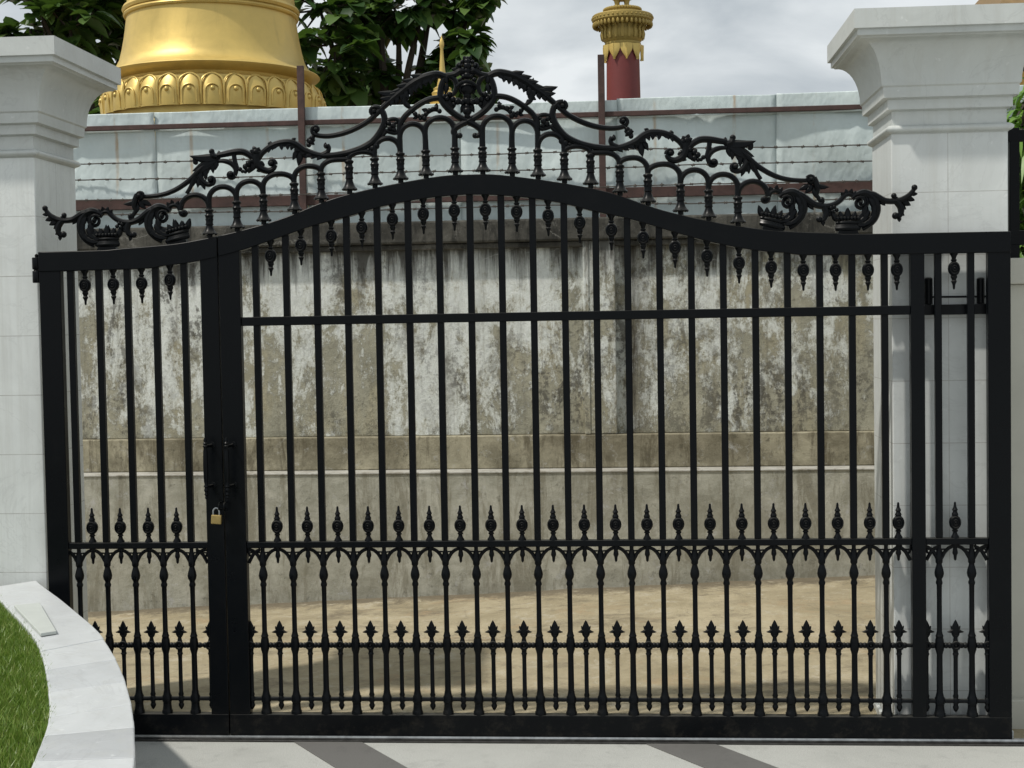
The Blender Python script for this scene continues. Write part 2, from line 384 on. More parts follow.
# gate track: sunk dark channel with a bright running rail
t = thing('gate_track', 'dark steel floor track running under the whole iron gate', 'track', (.3, 0, 0))
part('channel', MB().box(-1.95, 3.6, -.045, .055, -.03, .003), 'track', t, False)
part('running_rail', MB().tube([(-1.9, -.012, .012), (3.6, -.012, .012)], .010, 8), 'steel', t)
part('edge_strip', MB().box(-1.95, 3.6, -.045, -.038, .0035, .007), 'track', t, False)

# ================================================================== SETTING: old wall
w = thing('old_wall', 'long stained limewashed plaster wall behind the iron gate', 'wall', (0, WY, 0))
XA, XB = -7, 7
bandz0, bandz1, topz0 = .752, .945, 2.06
def zl(x): return 0.0
part('plinth', MB().box(XA, XB, WY, WY+.55, -.28, bandz0-.010), 'plinth', w, False)
bevel(part('ledge', MB().box(XA, XB, WY-.006, WY+.55, bandz0-.010, bandz0), 'ledge', w, False), .003)
bevel(part('band', MB().box(XA, XB, WY+.15, WY+.5, bandz0+.001, bandz1), 'band', w, False), .006)
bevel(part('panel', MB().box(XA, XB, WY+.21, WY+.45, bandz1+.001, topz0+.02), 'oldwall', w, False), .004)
a, b_ = onY(586, 340, WY+.15), onY(616, 340, WY+.15)
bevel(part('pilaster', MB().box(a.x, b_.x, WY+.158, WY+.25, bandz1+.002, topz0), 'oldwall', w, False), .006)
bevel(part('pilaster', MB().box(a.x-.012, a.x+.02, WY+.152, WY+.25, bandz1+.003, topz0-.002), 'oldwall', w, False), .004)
bevel(part('coping', MB().box(XA, XB, WY+.135, WY+.5, topz0, 2.19), 'coping', w, False), .012)
bevel(part('moulding', MB().box(XA, XB, WY+.165, WY+.3, topz0-.035, topz0-.001), 'coping', w, False), .008)

# ================================================================== sheet metal fence on the wall
FY = 2.98
f = thing('sheet_metal_fence', 'pale crumpled sheet metal hoarding on rusty rails above the old wall', 'fence', (0, FY, 2.19))
rn = random.Random(11)
x = -6.0; i = 0
while x < 6.0:
    W_ = .904; nxx, nz = 22, 22
    def sheet(z0, z1, amp, seed, dy):
        q = random.Random(seed); ph = [(q.uniform(0, 6.28), q.uniform(2, 7), q.uniform(1.2, 5), q.uniform(.3, 1)) for _ in range(5)]
        dents = [(q.uniform(0, W_), q.uniform(z0, z1), q.uniform(.06, .16), q.uniform(-1, 1)) for _ in range(5)]
        vs = []
        for j in range(nz+1):
            z = z0 + (z1-z0)*j/nz
            for k_ in range(nxx+1):
                u = W_*k_/nxx
                yy = sum(math.sin(p + fx*u + fz*z*1.7)*w_ for p, fx, fz, w_ in ph)*amp*.5
                yy += sum(math.exp(-((u-a1)**2*1.2+(z-b1)**2)/(r1*r1))*s1 for a1, b1, r1, s1 in dents)*amp
                rib = min(abs(u-.226*r_) for r_ in range(5))
                yy -= .007*max(0, 1-rib/.022)
                vs.append((x+u, FY+dy+yy, z))
        return MB().add(vs, [(j*(nxx+1)+k_, j*(nxx+1)+k_+1, (j+1)*(nxx+1)+k_+1, (j+1)*(nxx+1)+k_) for j in range(nz) for k_ in range(nxx)])
    o = part('metal_sheet', sheet(2.10, 2.80, .020, 100+i, 0), 'sheet', f, 2)
    so = o.modifiers.new('thick', 'SOLIDIFY'); so.thickness = .003; so.offset = 1
    o = part('flashing_sheet', sheet(2.755, 2.866 + rn.uniform(-.012, .012), .013, 300+i, -.02), 'sheet', f, 2)
    so = o.modifiers.new('thick', 'SOLIDIFY'); so.thickness = .003; so.offset = 1
    x += W_; i += 1
zr1 = onY(470, 119, FY).z; zr2 = onY(470, 197, FY).z
for zz in (zr1, zr2):
    bevel(part('rail', MB().box(-6, 6, FY-.050, FY-.026, zz-.014 if zz == zr1 else zz-.03, zz+.014 if zz == zr1 else zz+.03), 'rust', f, False), .003)
for px, y0 in ((302, 66), (602, 55)):
    p = onY(px, 130, FY-.06); zt = onY(px, y0, FY-.06).z
    bevel(part('post', MB().box(p.x-.019, p.x+.019, FY-.080, FY-.052, 2.12, zt), 'rust', f, False), .002)

# barbed wire: four strands
def barbed(yl, yr, lab, dy):
    A = onY(83, yl, FY-.062); B = onY(866, yr, FY-.062)
    s = (B-A)/(B.x-A.x); mb = MB(); rn = random.Random(int(yl))
    pts = []
    n = 90
    for i_ in range(n+1):
        X = -6 + 12*i_/n; p = A + s*(X-A.x); pts.append((X, FY-.062+dy+rn.uniform(-.002, .002), p.z + .004*math.sin(X*3.1+yl) + rn.uniform(-.0025, .0025)))
    mb.tube(pts, .0037, 5); X = -5.95
    while X < 5.95:
        p = A + s*(X-A.x); yb = FY-.062+dy
        z = p.z + .004*math.sin(X*3.1+yl)
        for _ in range(2):
            a1 = rn.uniform(0, 3.14); dx, dz = math.cos(a1)*.011, math.sin(a1)*.011
            mb.tube([(X-dx, yb-.006, z-dz), (X+dx, yb+.006, z+dz)], .0017, 4)
        mb.lathe([(.003, -.012), (.0058, -.008), (.0058, .008), (.003, .012)], (0, 0, 0), 6); q_ = mb.v[-24:]; mb.v[-24:] = [(X+vz, yb+vy, z+vx) for vx, vy, vz in q_]; X += .078 + rn.uniform(-.008, .008)
    mb.shift((0, -(FY-.062+dy), -A.z)); o = part('barbed_wire', mb, 'wire', None); o.location = (0, FY-.062+dy, A.z)
    tag(o, lab, 'barbed wire', 'strands of barbed wire before the metal sheets')
barbed(163.5, 144.5, 'topmost of four barbed wire strands strung across the metal sheets', .0)
barbed(180.5, 161, 'second barbed wire strand from the top, across the middle of the metal sheets', .0)
barbed(200.5, 180.5, 'third barbed wire strand from the top, running just above the lower rusty rail', -.015)
barbed(215.5, 199, 'lowest barbed wire strand, running just above the coping of the old wall', .0)

# ================================================================== pillars
zj = onY(917, 192.5, PY).z; hj = (onY(917, 192.5, PY).z - onY(917, 690.5, PY).z)/8
m_marble('marble_pillar_r', zj, hj, onY(948.5, 300, PY).x, PY+PW/2)
zjl = onY(20, 216.4, PY).z; hjl = (zjl - onY(20, 513.6, PY).z)/5
m_marble('marble_pillar_l', zjl, hjl, PLX-PW/2, PY+PW/2, (.73, .76, .74))
m_marble('capital_stone', 0, 1, 0, 0, (.55, .575, .555), False)
def ring_profile(x0, x1, y0, y1, prof):
    """square plan swept with overhang: prof = (overhang, z)"""
    mb = MB(); vs = []
    for o_, z in prof: vs += [(x0-o_, y0-o_, z), (x1+o_, y0-o_, z), (x1+o_, y1+o_, z), (x0-o_, y1+o_, z)]
    m = len(prof)
    fs = [(i*4+j, i*4+(j+1) % 4, (i+1)*4+(j+1) % 4, (i+1)*4+j) for i in range(m-1) for j in range(4)]
    fs += [(3, 2, 1, 0), (m*4-4, m*4-3, m*4-2, m*4-1)]
    return mb.add(vs, fs)
def pillar(x0, lab, mat):
    x1 = x0+PW
    p = thing('marble_pillar', lab, 'pillar', (x0+PW/2, PY+PW/2, 0), 'white marble gate pillars')
    K = (PY+5.55)/5.67; q = lambda z: 1.6+(z-1.6)*K
    bevel(part('shaft', MB().box(x0, x1, PY, PY+PW, -.1, q(2.283)), mat, p, False), .004)
    bevel(part('base', MB().box(x0-.012, x1+.012, PY-.012, PY+PW+.012, -.1, .03), mat, p, False), .004)
    tor = [(.0, 2.281)] + [(.002+.0165*math.sin(math.pi*i/8)**.7, 2.284+.030*i/8) for i in range(9)] + [(-.01, 2.3145)]
    part('torus_moulding', ring_profile(x0, x1, PY, PY+PW, [(a_, q(b_)) for a_, b_ in tor]), 'capital_stone', p, True)
    cav = []
    za, zb, oa, ob = 2.458, 2.622, .040, .128
    for i in range(11):
        a_ = math.pi/2*i/10; cav.append((oa + (ob-oa)*(1-math.cos(a_)), za + (zb-za)*math.sin(a_)))
    prof = [(-.004, 2.3142), (-.004, 2.366), (.014, 2.372), (.014, 2.408), (.032, 2.414), (.034, 2.452)] + cav + \
           [(.131, 2.626), (.142, 2.629), (.142, 2.650), (.1545, 2.653), (.1545, 2.7235)]
    part('capital', ring_profile(x0, x1, PY, PY+PW, [(a_, q(b_)) for a_, b_ in prof]), 'capital_stone', p, True)
    return p
pillar(PLX-PW, 'white marble pillar left of the gate, behind the curved planter', 'marble_pillar_l')
pillar(PRX, 'white marble pillar standing behind the right end of the sliding gate', 'marble_pillar_r')

# ================================================================== gate pieces
XC = -.215                                                # axis of symmetry of the scrollwork
zmid, zr2_, zsp, zlb, zbb = 1.619, .771, .3707, .1593, .02
S0, DX = -1.0426, .11826; LX, LDX = -1.7711, .11201
UP = [(0, 2.157), (.115, 2.153), (.34, 2.119), (.527, 2.077), (.713, 2.010), (.898, 1.962), (1.036, 1.936), (1.151, 1.920), (1.35, 1.908), (1.55, 1.902), (3, 1.900)]
LO = [(0, 2.082), (.106, 2.077), (.237, 2.062), (.354, 2.040), (.455, 2.012), (.6, 1.977), (.689, 1.949), (.862, 1.895), (1.035, 1.855), (1.18, 1.838), (1.42, 1.826), (3, 1.822)]
def interp(T, a):
    P = catmull([(u, 0, v) for u, v in T], 8)
    for i in range(len(P)-1):
        if P[i].x <= a <= P[i+1].x or i == len(P)-2:
            t_ = (a-P[i].x)/max(1e-9, P[i+1].x-P[i].x); return P[i].z + (P[i+1].z-P[i].z)*t_
UPC = [interp(UP, i*.01) for i in range(301)]; LOC = [interp(LO, i*.01) for i in range(301)]
def _t(T, a):
    a = min(abs(a)*100, 299.9); i = int(a); return T[i] + (T[i+1]-T[i])*(a-i)
up = lambda x: _t(UPC, x-XC)
lo = lambda x: _t(LOC, x-XC)

SPLIT = -1.1845
ped = thing('pedestrian_gate', 'narrow black iron leaf with four upper pendants, hinged on the left pillar', 'gate', (-1.89, 0, .02))
sl = thing('sliding_gate', 'wide black iron gate with domed top rail, cross rail and scroll crest', 'gate', (.3, 0, .02))
def rail_curve(x0, x1, y0, y1):
    n = max(4, int((x1-x0)/.03)); mb = MB(); vs = []
    for i in range(n+1):
        x = x0+(x1-x0)*i/n; u_, l_ = up(x), lo(x); vs += [(x, y0, l_), (x, y1, l_), (x, y1, u_), (x, y0, u_)]
    fs = [(i*4+j, i*4+(j+1) % 4, (i+1)*4+(j+1) % 4, (i+1)*4+j) for i in range(n) for j in range(4)]
    fs += [(3, 2, 1, 0), (n*4, n*4+1, n*4+2, n*4+3)]
    return mb.add(vs, fs)
D = .019                                                  # half depth of the frame
def stile(x0, x1, owner, ztop=None):
    bevel(part('stile', MB().box(x0, x1, -D, D, zbb, max(lo(x0), lo(x1))+.012), 'iron', owner, False), .003)
def frame(x0, x1, owner):
    bevel(part('top_rail', rail_curve(x0, x1, -D-.003, D+.003), 'iron', owner, True), .003)
    bevel(part('bottom_rail', MB().box(x0, x1, -D-.002, D+.002, zbb, .1015), 'iron', owner, False), .003)
# pedestrian leaf frame
frame(-1.8905, SPLIT-.002, ped)
stile(-1.8905, -1.806, ped, 1.83); stile(-1.2555, SPLIT-.002, ped, 1.84)
frame(SPLIT+.002, 1.776, sl)
stile(SPLIT+.002, -1.1015, sl); stile(1.4155, 1.466, sl); stile(1.6945, 1.776, sl)
# rails
def bar_rail(x0, x1, z0, z1, owner, name, y=.02):
    bevel(part(name, MB().box(x0, x1, -y, y, z0, z1), 'iron', owner, False), .003)
bar_rail(-1.1015, 1.4155, zmid-.017, zmid+.017, sl, 'cross_rail', .014)
secs = [(-1.806, -1.2555, ped), (-1.1015, 1.4155, sl), (1.466, 1.6945, sl)]
def beaded(x0, x1, z, y, owner, beads):
    mb = MB().tube([(x0, y, z), (x1, y, z)], .0075, 8)
    for xb in beads:
        mb.ball((xb, y, z), .0115, 8)
    part('spear_rail', mb, 'iron', owner)
pk = {0: [LX+LDX*i for i in range(5)], 1: [S0+DX*i for i in range(21)], 2: [1.5169, 1.6353]}
fin = {0: [LX+LDX*(i+.5) for i in range(4)], 1: [S0+DX*(i+.5) for i in range(20)] + [1.3685], 2: [1.5755]}
spr = {0: [LX+LDX*(i+.5) for i in range(4)] + [-1.2575], 1: [-1.098] + [S0+DX*(i+.5) for i in range(20)] + [1.3685], 2: [1.4685, 1.5755, 1.6915]}
# shared meshes (origin at the foot)
fm = MB()
u = PX
fm.lathe([(4.2*u, 0), (3.9*u, 1.5*u), (2.4*u, 4*u), (2.0*u, 6*u), (2.9*u, 6.7*u), (2.9*u, 7.7*u), (2.2*u, 8.4*u), (3.0*u, 10*u)], n=12)
def torus_y(mb, c, r0, r1, n=16, k=6):
    vs = []
    for i in range(n):
        a = 2*math.pi*i/n
        for j in range(k):
            b2 = 2*math.pi*j/k; rr = r0+r1*math.cos(b2); vs.append((c[0]+rr*math.cos(a), c[1]+r1*math.sin(b2), c[2]+rr*math.sin(a)))
    mb.add(vs, [(i*k+j, i*k+(j+1) % k, ((i+1) % n)*k+(j+1) % k, ((i+1) % n)*k+j) for i in range(n) for j in range(k)])
nb_ = len(fm.v); fm.lathe([(.3*u, 0), (4.6*u, .5*u), (6.1*u, 2.4*u), (6.4*u, 4.2*u), (6.0*u, 5.8*u), (4.6*u, 6.9*u), (.3*u, 7.3*u)], (0, 3.6*u, 15.4*u), n=18, axis='y')
for sgn in (-1, 1):
    torus_y(fm, (0, sgn*3.3*u, 15.4*u), 4.7*u, .9*u); torus_y(fm, (0, sgn*3.7*u, 15.4*u), 2.3*u, .6*u); fm.ball((0, sgn*3.6*u, 15.4*u), 1.1*u, 8)
fm.v[nb_:] = [(x*.93, y, 15.4*u + (z-15.4*u)*1.14) for x, y, z in fm.v[nb_:]]
fm.lathe([(3.3*u, 21.2*u), (2.9*u, 22.4*u), (3.3*u, 23.2*u), (3.0*u, 24.2*u), (2.3*u, 25.4*u), (2.1*u, 26.6*u), (2.9*u, 27.6*u), (2.5*u, 28.6*u), (1.7*u, 30*u), (1.3*u, 31.6*u), (1.1*u, 34.6*u), (.5*u, 35.6*u)], n=10)
FIN = fm.mesh('finial', 'iron', True)
dm = MB(); dm.v = [(x, y, -z) for x, y, z in fm.v]; dm.f = [q[::-1] for q in fm.f]
DROP = dm.mesh('pendant', 'iron', True)
DROP.materials[0] = M['iron']
# lower finial stub below the rail
sm = MB().lathe([(2.6*u, 0), (2.6*u, -3*u), (2.0*u, -4*u), (2.6*u, -7.6*u), (2.7*u, -9*u), (1.7*u, -11*u), (1.3*u, -15*u), (.4*u, -16.2*u)][::-1], n=10)
STUB = sm.mesh('finial_stub', 'iron', True)
# baluster: from the rail's underside (0) to the bottom rail
zt = zr2_-.026; H = zt-.1015
def bh(y): return .771 - (y-541.3)/(715-541.3)*(.771-.1015)      # pixel row -> height
bp = [(5.6, 715.5), (5.6, 712.5), (4.9, 711.5), (4.3, 707), (4.2, 703.5), (4.9, 703), (4.9, 697.5), (4.0, 696), (3.1, 691), (2.85, 655), (3.6, 652), (4.3, 650), (4.6, 646), (4.3, 642), (4.0, 640), (3.4, 638), (3.9, 636.5), (3.2, 635), (2.6, 632), (2.45, 600), (2.6, 587), (3.2, 586), (3.4, 584.5), (2.6, 582), (3.0, 580.5), (4.2, 578.5), (4.7, 575.5), (4.1, 572), (2.9, 568), (2.6, 566.5), (3.5, 565), (3.6, 561), (3.0, 558.5), (2.8, 556), (1.9, 552), (2.2, 546.6)]
BAL = MB().lathe([(r_*u, bh(y)) for r_, y in bp], n=14).mesh('baluster', 'iron', True)
# arch brackets: the two curved arms that spring from each baluster to the rail
bm_ = MB()
def arms(mb, sides=(-1, 1), half=15.6):
    for s_ in sides:
        pts = [(s_*1.2*u, 0, bh(563)), (s_*3.4*u, 0, bh(558.6)), (s_*5.6*u, 0, bh(554.8)), (s_*8.8*u, 0, bh(551.6)), (s_*12*u, 0, bh(549.9)), (s_*half*u, 0, bh(549.2))]
        mb.tube(catmull(pts, 4), [1.7*u, 1.9*u, 1.85*u, 1.8*u, 1.7*u], 7, 1.1)
        mb.tube([(s_*2.4*u, 0, bh(556.4)), (s_*.9*u, 0, bh(551.5)), (s_*.5*u, 0, bh(547))], 1.3*u, 6)
        mb.tube([(s_*1.*u, 0, bh(552.6)), (s_*7.4*u, 0, bh(552.2))], .9*u, 6)
arms(bm_); ARM = bm_.mesh('arch_bracket', 'iron', True)
# intermediate spear
sp = MB().lathe([(.3, 711.4), (1.6, 710), (2.9, 707.4), (3.0, 706), (2.2, 704.4), (2.4, 703), (3.0, 702.6), (3.0, 698.6), (2.3, 697.5), (2.9, 695.5), (2.2, 693.5), (2.1, 660), (2.3, 656), (3.1, 654.5), (2.4, 653), (2.6, 651)] and
    [(r_*u, bh(y)) for r_, y in [(.3, 711.4), (1.6, 710), (2.9, 707.4), (3.0, 706), (2.2, 704.4), (2.4, 703), (3.0, 702.6), (3.0, 698.6), (2.3, 697.5), (2.9, 695.5), (2.2, 693.5), (2.1, 660), (2.3, 656), (3.1, 654.5), (2.4, 653), (2.6, 651), (3.0, 648), (3.0, 644), (2.2, 640), (1.7, 637.5), (2.0, 636)]], n=10)
torus_y(sp, (0, -2.4*u, bh(646)), 3.4*u, 1.5*u, 14); sp.lathe([(.3*u, 0), (3.6*u, .1*u), (3.6*u, 4.4*u), (.3*u, 4.5*u)], (0, 2.2*u, bh(646)), 14, axis='y'); sp.ball((0, -2.4*u, bh(646)), 1.3*u)
zz = lambda y: bh(y)
sp.tear(0, zz(639), 90, 18.3*u, 4.4*u, 2.1*u)
for s_ in (-1, 1):
    sp.tear(s_*.4*u, zz(629), 90+s_*152, 9.6*u, 2.3*u, 1.8*u, bend=-s_*38)
    sp.tear(s_*2.2*u, zz(631), 90-s_*30, 5*u, 1.5*u, 1.4*u)
SPEAR = sp.mesh('spear', 'iron', True)
for i, (x0, x1, own) in enumerate(secs):
    bar_rail(x0, x1, zr2_-.0245, zr2_, own, 'finial_rail', .016)
    bds = []
    for xp in pk[i]: bds += [xp-.0235, xp+.0235]
    for xp in spr[i]: bds += [xp-.021, xp+.021]
    beaded(x0, x1, bh(646), 0, own, [q for q in bds if x0 < q < x1])
    part('lower_bar', MB().tube([(x0, 0, bh(700.3)), (x1, 0, bh(700.3))], .0085, 8), 'iron', own)
    for xp in pk[i]:
        bevel(part('picket', MB().box(xp-.0125, xp+.0125, -.011, .011, zr2_, max(lo(xp-.0145), lo(xp+.0145))+.004), 'iron', own, False), .002, 1)
        place('baluster', BAL, (xp, 0, 0), own)
        if i == 0 or xp: place('arch_bracket', ARM, (xp, 0, 0), own)
    for xp in fin[i]:
        place('finial', FIN, (xp, 0, zr2_-.001), own); place('finial_stub', STUB, (xp, 0, zr2_-.024), own)
        place('pendant', DROP, (xp, 0, lo(xp)+.003), own)
    for xp in spr[i]:
        place('spear', SPEAR, (xp, 0, 0), own)
# half brackets against the stiles
for xs_, s_, own in ((-1.2555, -1, ped), (-1.1015, 1, sl), (1.4155, -1, sl), (1.466, 1, sl), (1.6945, -1, sl)):
    hb = MB(); arms(hb, (s_,), 11); part('arch_bracket', hb.shift((xs_, 0, 0)), 'iron', own)
# pull handles
for xh, own in ((onY(211, 465).x, ped), (onY(232, 465).x, sl)):
    zc = [onY(211, q).z for q in (437, 444.5, 484.5, 497)]
    hd = MB().lathe([(.003, zc[3]), (.006, zc[3]+.006), (.004, zc[3]+.012), (.008, zc[3]+.018), (.005, zc[3]+.026), (.009, zc[3]+.034), (.006, zc[2]-.004), (.010, zc[2]), (.006, zc[2]+.008),
                     (.0085, zc[2]+.02), (.010, (zc[1]+zc[2])/2), (.0085, zc[1]-.02), (.006, zc[1]-.008), (.010, zc[1]), (.006, zc[1]+.004), (.009, zc[1]+.01), (.005, zc[1]+.016), (.007, zc[1]+.021), (.003, zc[0]+.003)], (xh, -.072, 0), 12)
    for q in (zc[1], zc[2]): hd.tube([(xh, -.07, q), (xh+.006, -.045, q-.002), (xh+.012, -D+.002, q)], .006, 8)
    for q in (zc[1], zc[2]): hd.lathe([(.012, 0), (.012, .004), (.004, .005)], (xh+.012, -D, q), 10, axis='y')
    part('handle', hd, 'iron', own)
# hinge on the left pillar
hz = onY(36, 270).z
hg = MB()
for z0, z1 in ((hz-.05, hz-.004), (hz+.002, hz+.048)): hg.lathe([(.016, z0), (.0175, z0+.002), (.0175, z1-.002), (.016, z1)], (-1.905, .0, 0), 12)
hg.lathe([(.006, hz+.045), (.007, hz+.058), (.003, hz+.062)], (-1.905, 0, 0), 10)
hg.box(-1.918, -1.89, .0, PY, hz-.045, hz+.045)
part('hinge', hg, 'iron', ped)
# floor wheels under the sliding gate, in their housings
for xw in (onY(305, 737).x, onY(858, 738).x):
    whl = part('wheel', MB().lathe([(.004, 0), (.036, .001), (.038, .004), (.035, .008), (.035, .014), (.038, .018), (.036, .021), (.004, .022)], (xw, .008, .040), 24, axis='y'), 'wheel', sl)
    part('axle', MB().lathe([(.008, 0), (.008, .025), (.005, .027)], (xw, .010, .040), 10, axis='y'), 'track', whl)

# ---------------------------------------------------------------- scrollwork along the top
def P3(pts, y=0.0): return [(G(a_, b_)[0], y, G(a_, b_)[1]) for a_, b_ in pts]
def curve(mb, pts, rad, k=5, y=0.0, flat=1.0, n=8):
    mb.tube(catmull(P3(pts, y), k), rad*1.1 if isinstance(rad, (int, float)) else [q*1.1 for q in rad], n, flat); return mb
def spiral(mb, cx_, cy_, r0, a0, turns, rad0, rad1, ball=None, y=0.0):
    """flat snail scroll: starts on radius r0 (px) at angle a0 (deg, image axes) and winds in"""
    n = max(8, int(abs(turns)*14)); pts = []
    for i in range(n+1):
        t_ = i/n; a_ = R(a0 + 360*turns*t_); r_ = r0*(1-.82*t_)
        pts.append((cx_ + r_*math.cos(a_), cy_ + r_*math.sin(a_)))
    mb.tube(P3(pts, y), [rad0, rad1], 8)
    X, Z = G(cx_, cy_); mb.ball((X, y-.004, Z), ball or rad0*1.15, 8, 1.3); return mb
def lobe(mb, px, py, ang, L, w, th=None, y=0.0, curl=0.0, bend=0.0):
    X, Z = G(px, py); mb.tear(X, Z, ang, L*PX, w*1.25*PX, (th or w*.62)*PX, y, curl*PX, bend); return mb
def fringe(mb, pts, n, L, w, side, lean=50, y=-.004, th=None, grow=(1, 1)):
    """serrated acanthus lobes along a path; side +1 = left of travel (in X-Z), -1 = right, 0 = both"""
    C = catmull(P3(pts), 6)
    for i in range(n):
        t_ = (i+.5)/n*(len(C)-1); a_ = int(t_); p = C[a_]; q = C[min(a_+1, len(C)-1)] - C[max(a_-1, 0)]
        g = math.degrees(math.atan2(q.z, q.x)); s_ = L*(grow[0] + (grow[1]-grow[0])*i/max(1, n-1))
        for sd in ((side,) if side else (1, -1)):
            mb.tear(p.x, p.z, g + sd*lean, s_*PX, w*1.22*PX*s_/L, (th or w*.65)*PX, y, random.Random(i).uniform(0, 2)*PX, sd*18)
    return mb
POST = [482.4, 511.9, 537.7, 564.1, 590.3, 619.6, 647.8, 680.4, 708.5, 737.8]
COLL = [146.7, 147.7, 149, 152.7, 153.8, 164.8, 173.8, 184, 189.7, 196.7]
TOPS = [116, 120.6, 133.8, 146, 152.6, 157.6, 164, 169.8, 174.2, 181.3]
def colonnette(i):
    X = G(POST[i], COLL[i])[0]; zc = G(POST[i], COLL[i])[1]; zb = up(X)+.001; h = zc - zb
    tp = TOPS[i]+14 if i == 0 else max(TOPS[i-1], TOPS[i])+14
    ztop = max(zc+.002, G(POST[i], min(tp, COLL[i]))[1])
    pr = [(2.4, 0), (2.4, .10), (6.6, .11), (7.1, .14), (5.6, .2), (4.4, .27), (3.3, .38), (3.0, .43), (3.7, .46), (3.4, .5), (3.2, .55), (3.5, .72), (4.1, .78), (3.2, .83), (3.0, .88), (3.9, .92), (4.3, .95), (3.9, .985), (2.8, 1.0)]
    mb = MB().lathe([(r_*1.13*PX, zb+h*q) for r_, q in pr] + [(2.7*PX, ztop)], (X, 0, 0), 12)
    for j in range(8):                                       # leaf tips round the bell
        a_ = 2*math.pi*j/8
        mb.ball((X+math.cos(a_)*6.4*PX, math.sin(a_)*6.4*PX, zb+h*.14), 1.5*PX, 6)
    for j in range(6):
        a_ = 2*math.pi*j/6+.3
        mb.ball((X+math.cos(a_)*3.3*PX, math.sin(a_)*3.3*PX, zb+h*.64), 1.1*PX, 6, 1, 1.6)
    return mb
def arch(i):
    x1, x2 = POST[i], POST[i+1]; yt = TOPS[i]; s1 = min(yt+14, COLL[i]-.5); s2 = min(yt+14, COLL[i+1]-.5)
    pts = [(x1, COLL[i]-.3)] if s1 < COLL[i]-2 else []
    for j in range(17):
        a_ = math.pi*(1-j/16); s_ = s1 if a_ > math.pi/2 else s2
        pts.append(((x1+x2)/2 + (x2-x1)/2*math.cos(a_), s_ - (s_-yt)*math.sin(a_)**.9))
    if s2 < COLL[i+1]-2: pts.append((x2, COLL[i+1]-.3))
    return MB().tube(P3(pts), 2.85*PX, 8)
def rosette(mb, px, py, r, y=-.006):
    X, Z = G(px, py)
    mb.ball((X, y, Z), r*.5*PX, 8)
    for j in range(6): mb.tear(X, Z, j*60+15, r*PX, r*.42*PX, r*.3*PX, y)
    return mb
def half():
    out = []
    for i in range(10): out.append(('colonnette', colonnette(i)))
    for i in range(9): out.append(('arch', arch(i)))
    m = MB()                                                # last arch ends in a curl
    pts = [(737.8, 195.8)] + [(752.8 - 15*math.cos(math.pi*j/16), 195 - 13.7*math.sin(math.pi*j/16)) for j in range(1, 16)] + [(768.2, 196.5)]
    m.tube(P3(pts), 2.85*PX, 8); spiral(m, 764.2, 198.8, 4.2, -20, .8, 2.6*PX, 1.4*PX, 3.*PX); out.append(('arch', m))
    # lower great arc from the medallion to the third post
    m = curve(MB(), [(492, 97.5), (497, 96.2), (506.8, 97.4), (517.3, 102), (527.9, 109.4), (533.5, 115), (537, 121), (537.7, 128)], 2.7*PX)
    out.append(('scroll', m))
    # upper great arc running out into the long rod and its volute
    m = curve(MB(), [(489, 76), (495, 73.2), (502, 72.9), (513.8, 75.8), (525.5, 81.8), (535, 88.4), (545, 95.5), (554.7, 103.4), (560.5, 108.5), (568.4, 115), (582, 122), (595.7, 126.4), (609.4, 128.3), (619, 127.6), (625, 126)],
              [3.2*PX, 3.6*PX, 3.6*PX, 3.2*PX, 2.6*PX, 2.6*PX, 2.6*PX, 2.4*PX, 2.2*PX])
    spiral(m, 623.2, 121.2, 5.0, 70, -1.15, 2.0*PX, 1.3*PX, 2.4*PX)
    out.append(('scroll', m))
    m = MB()
    fringe(m, [(497, 73), (506, 74), (517, 78), (527, 84.5), (536, 91), (545, 95)], 10, 8.5, 2.6, -1, 28)
    fringe(m, [(503, 75.5), (513, 79), (524, 85), (531, 90)], 6, 7, 2.2, -1, 55)
    fringe(m, [(507, 73), (517, 77), (527, 83), (535, 89), (543, 94)], 6, 15, 3.0, 1, 10)
    fringe(m, [(500, 74), (510, 76), (520, 81)], 4, 13, 2.6, -1, 12)
    lobe(m, 527, 84, -18, 9, 2.6, bend=60); lobe(m, 537, 90, -8, 21, 3.4, curl=3, bend=14); lobe(m, 536, 91, -25, 16, 3.0); lobe(m, 529, 88, -70, 9, 2.6); lobe(m, 531, 91, -110, 8, 2.4)
    curve(m, [(530.5, 90), (531.6, 97), (529.5, 102), (524.5, 105)], [2.6*PX, 2.2*PX, 1.4*PX])
    lobe(m, 531, 97, -30, 6, 1.8); lobe(m, 530, 100, -150, 5, 1.6)
    out.append(('acanthus_leaf', m))
    # C scroll with ring volute, running down onto the colonnade
    m = curve(MB(), [(563.5, 101.6), (557.6, 103), (553.2, 109.2), (552.9, 117.4), (557.4, 127), (565.6, 136.3), (576.6, 142.2), (589, 145.8), (601, 147.6), (612, 148.2), (620, 147.4), (628, 145), (636, 141.2), (643.8, 135.4), (651.6, 132.4), (662.5, 132.9), (671.9, 136.2), (679.7, 141.8), (684, 147.5)],
              [2.1*PX, 2.9*PX, 3.0*PX, 3.1*PX, 3.0*PX, 2.8*PX, 2.8*PX, 3*PX, 3.3*PX, 3*PX, 2.6*PX, 2.6*PX])
    spiral(m, 562.6, 106.2, 4.6, -80, .95, 2.2*PX, 1.6*PX, 2.6*PX)
    out.append(('scroll', m))
    m = MB()
    curve(m, [(617.5, 147), (612.5, 144.6), (610.4, 140.6), (611.8, 137)], [2.6*PX, 2.2*PX, 1.8*PX]); spiral(m, 612.6, 138.6, 2.6, -90, .6, 1.9*PX, 1.3*PX, 2.4*PX)
    fringe(m, [(615, 147.5), (626, 144.5), (636, 139.5), (645, 133), (652, 131), (664, 131.6), (673, 135)], 13, 8.5, 2.3, -1, 34)
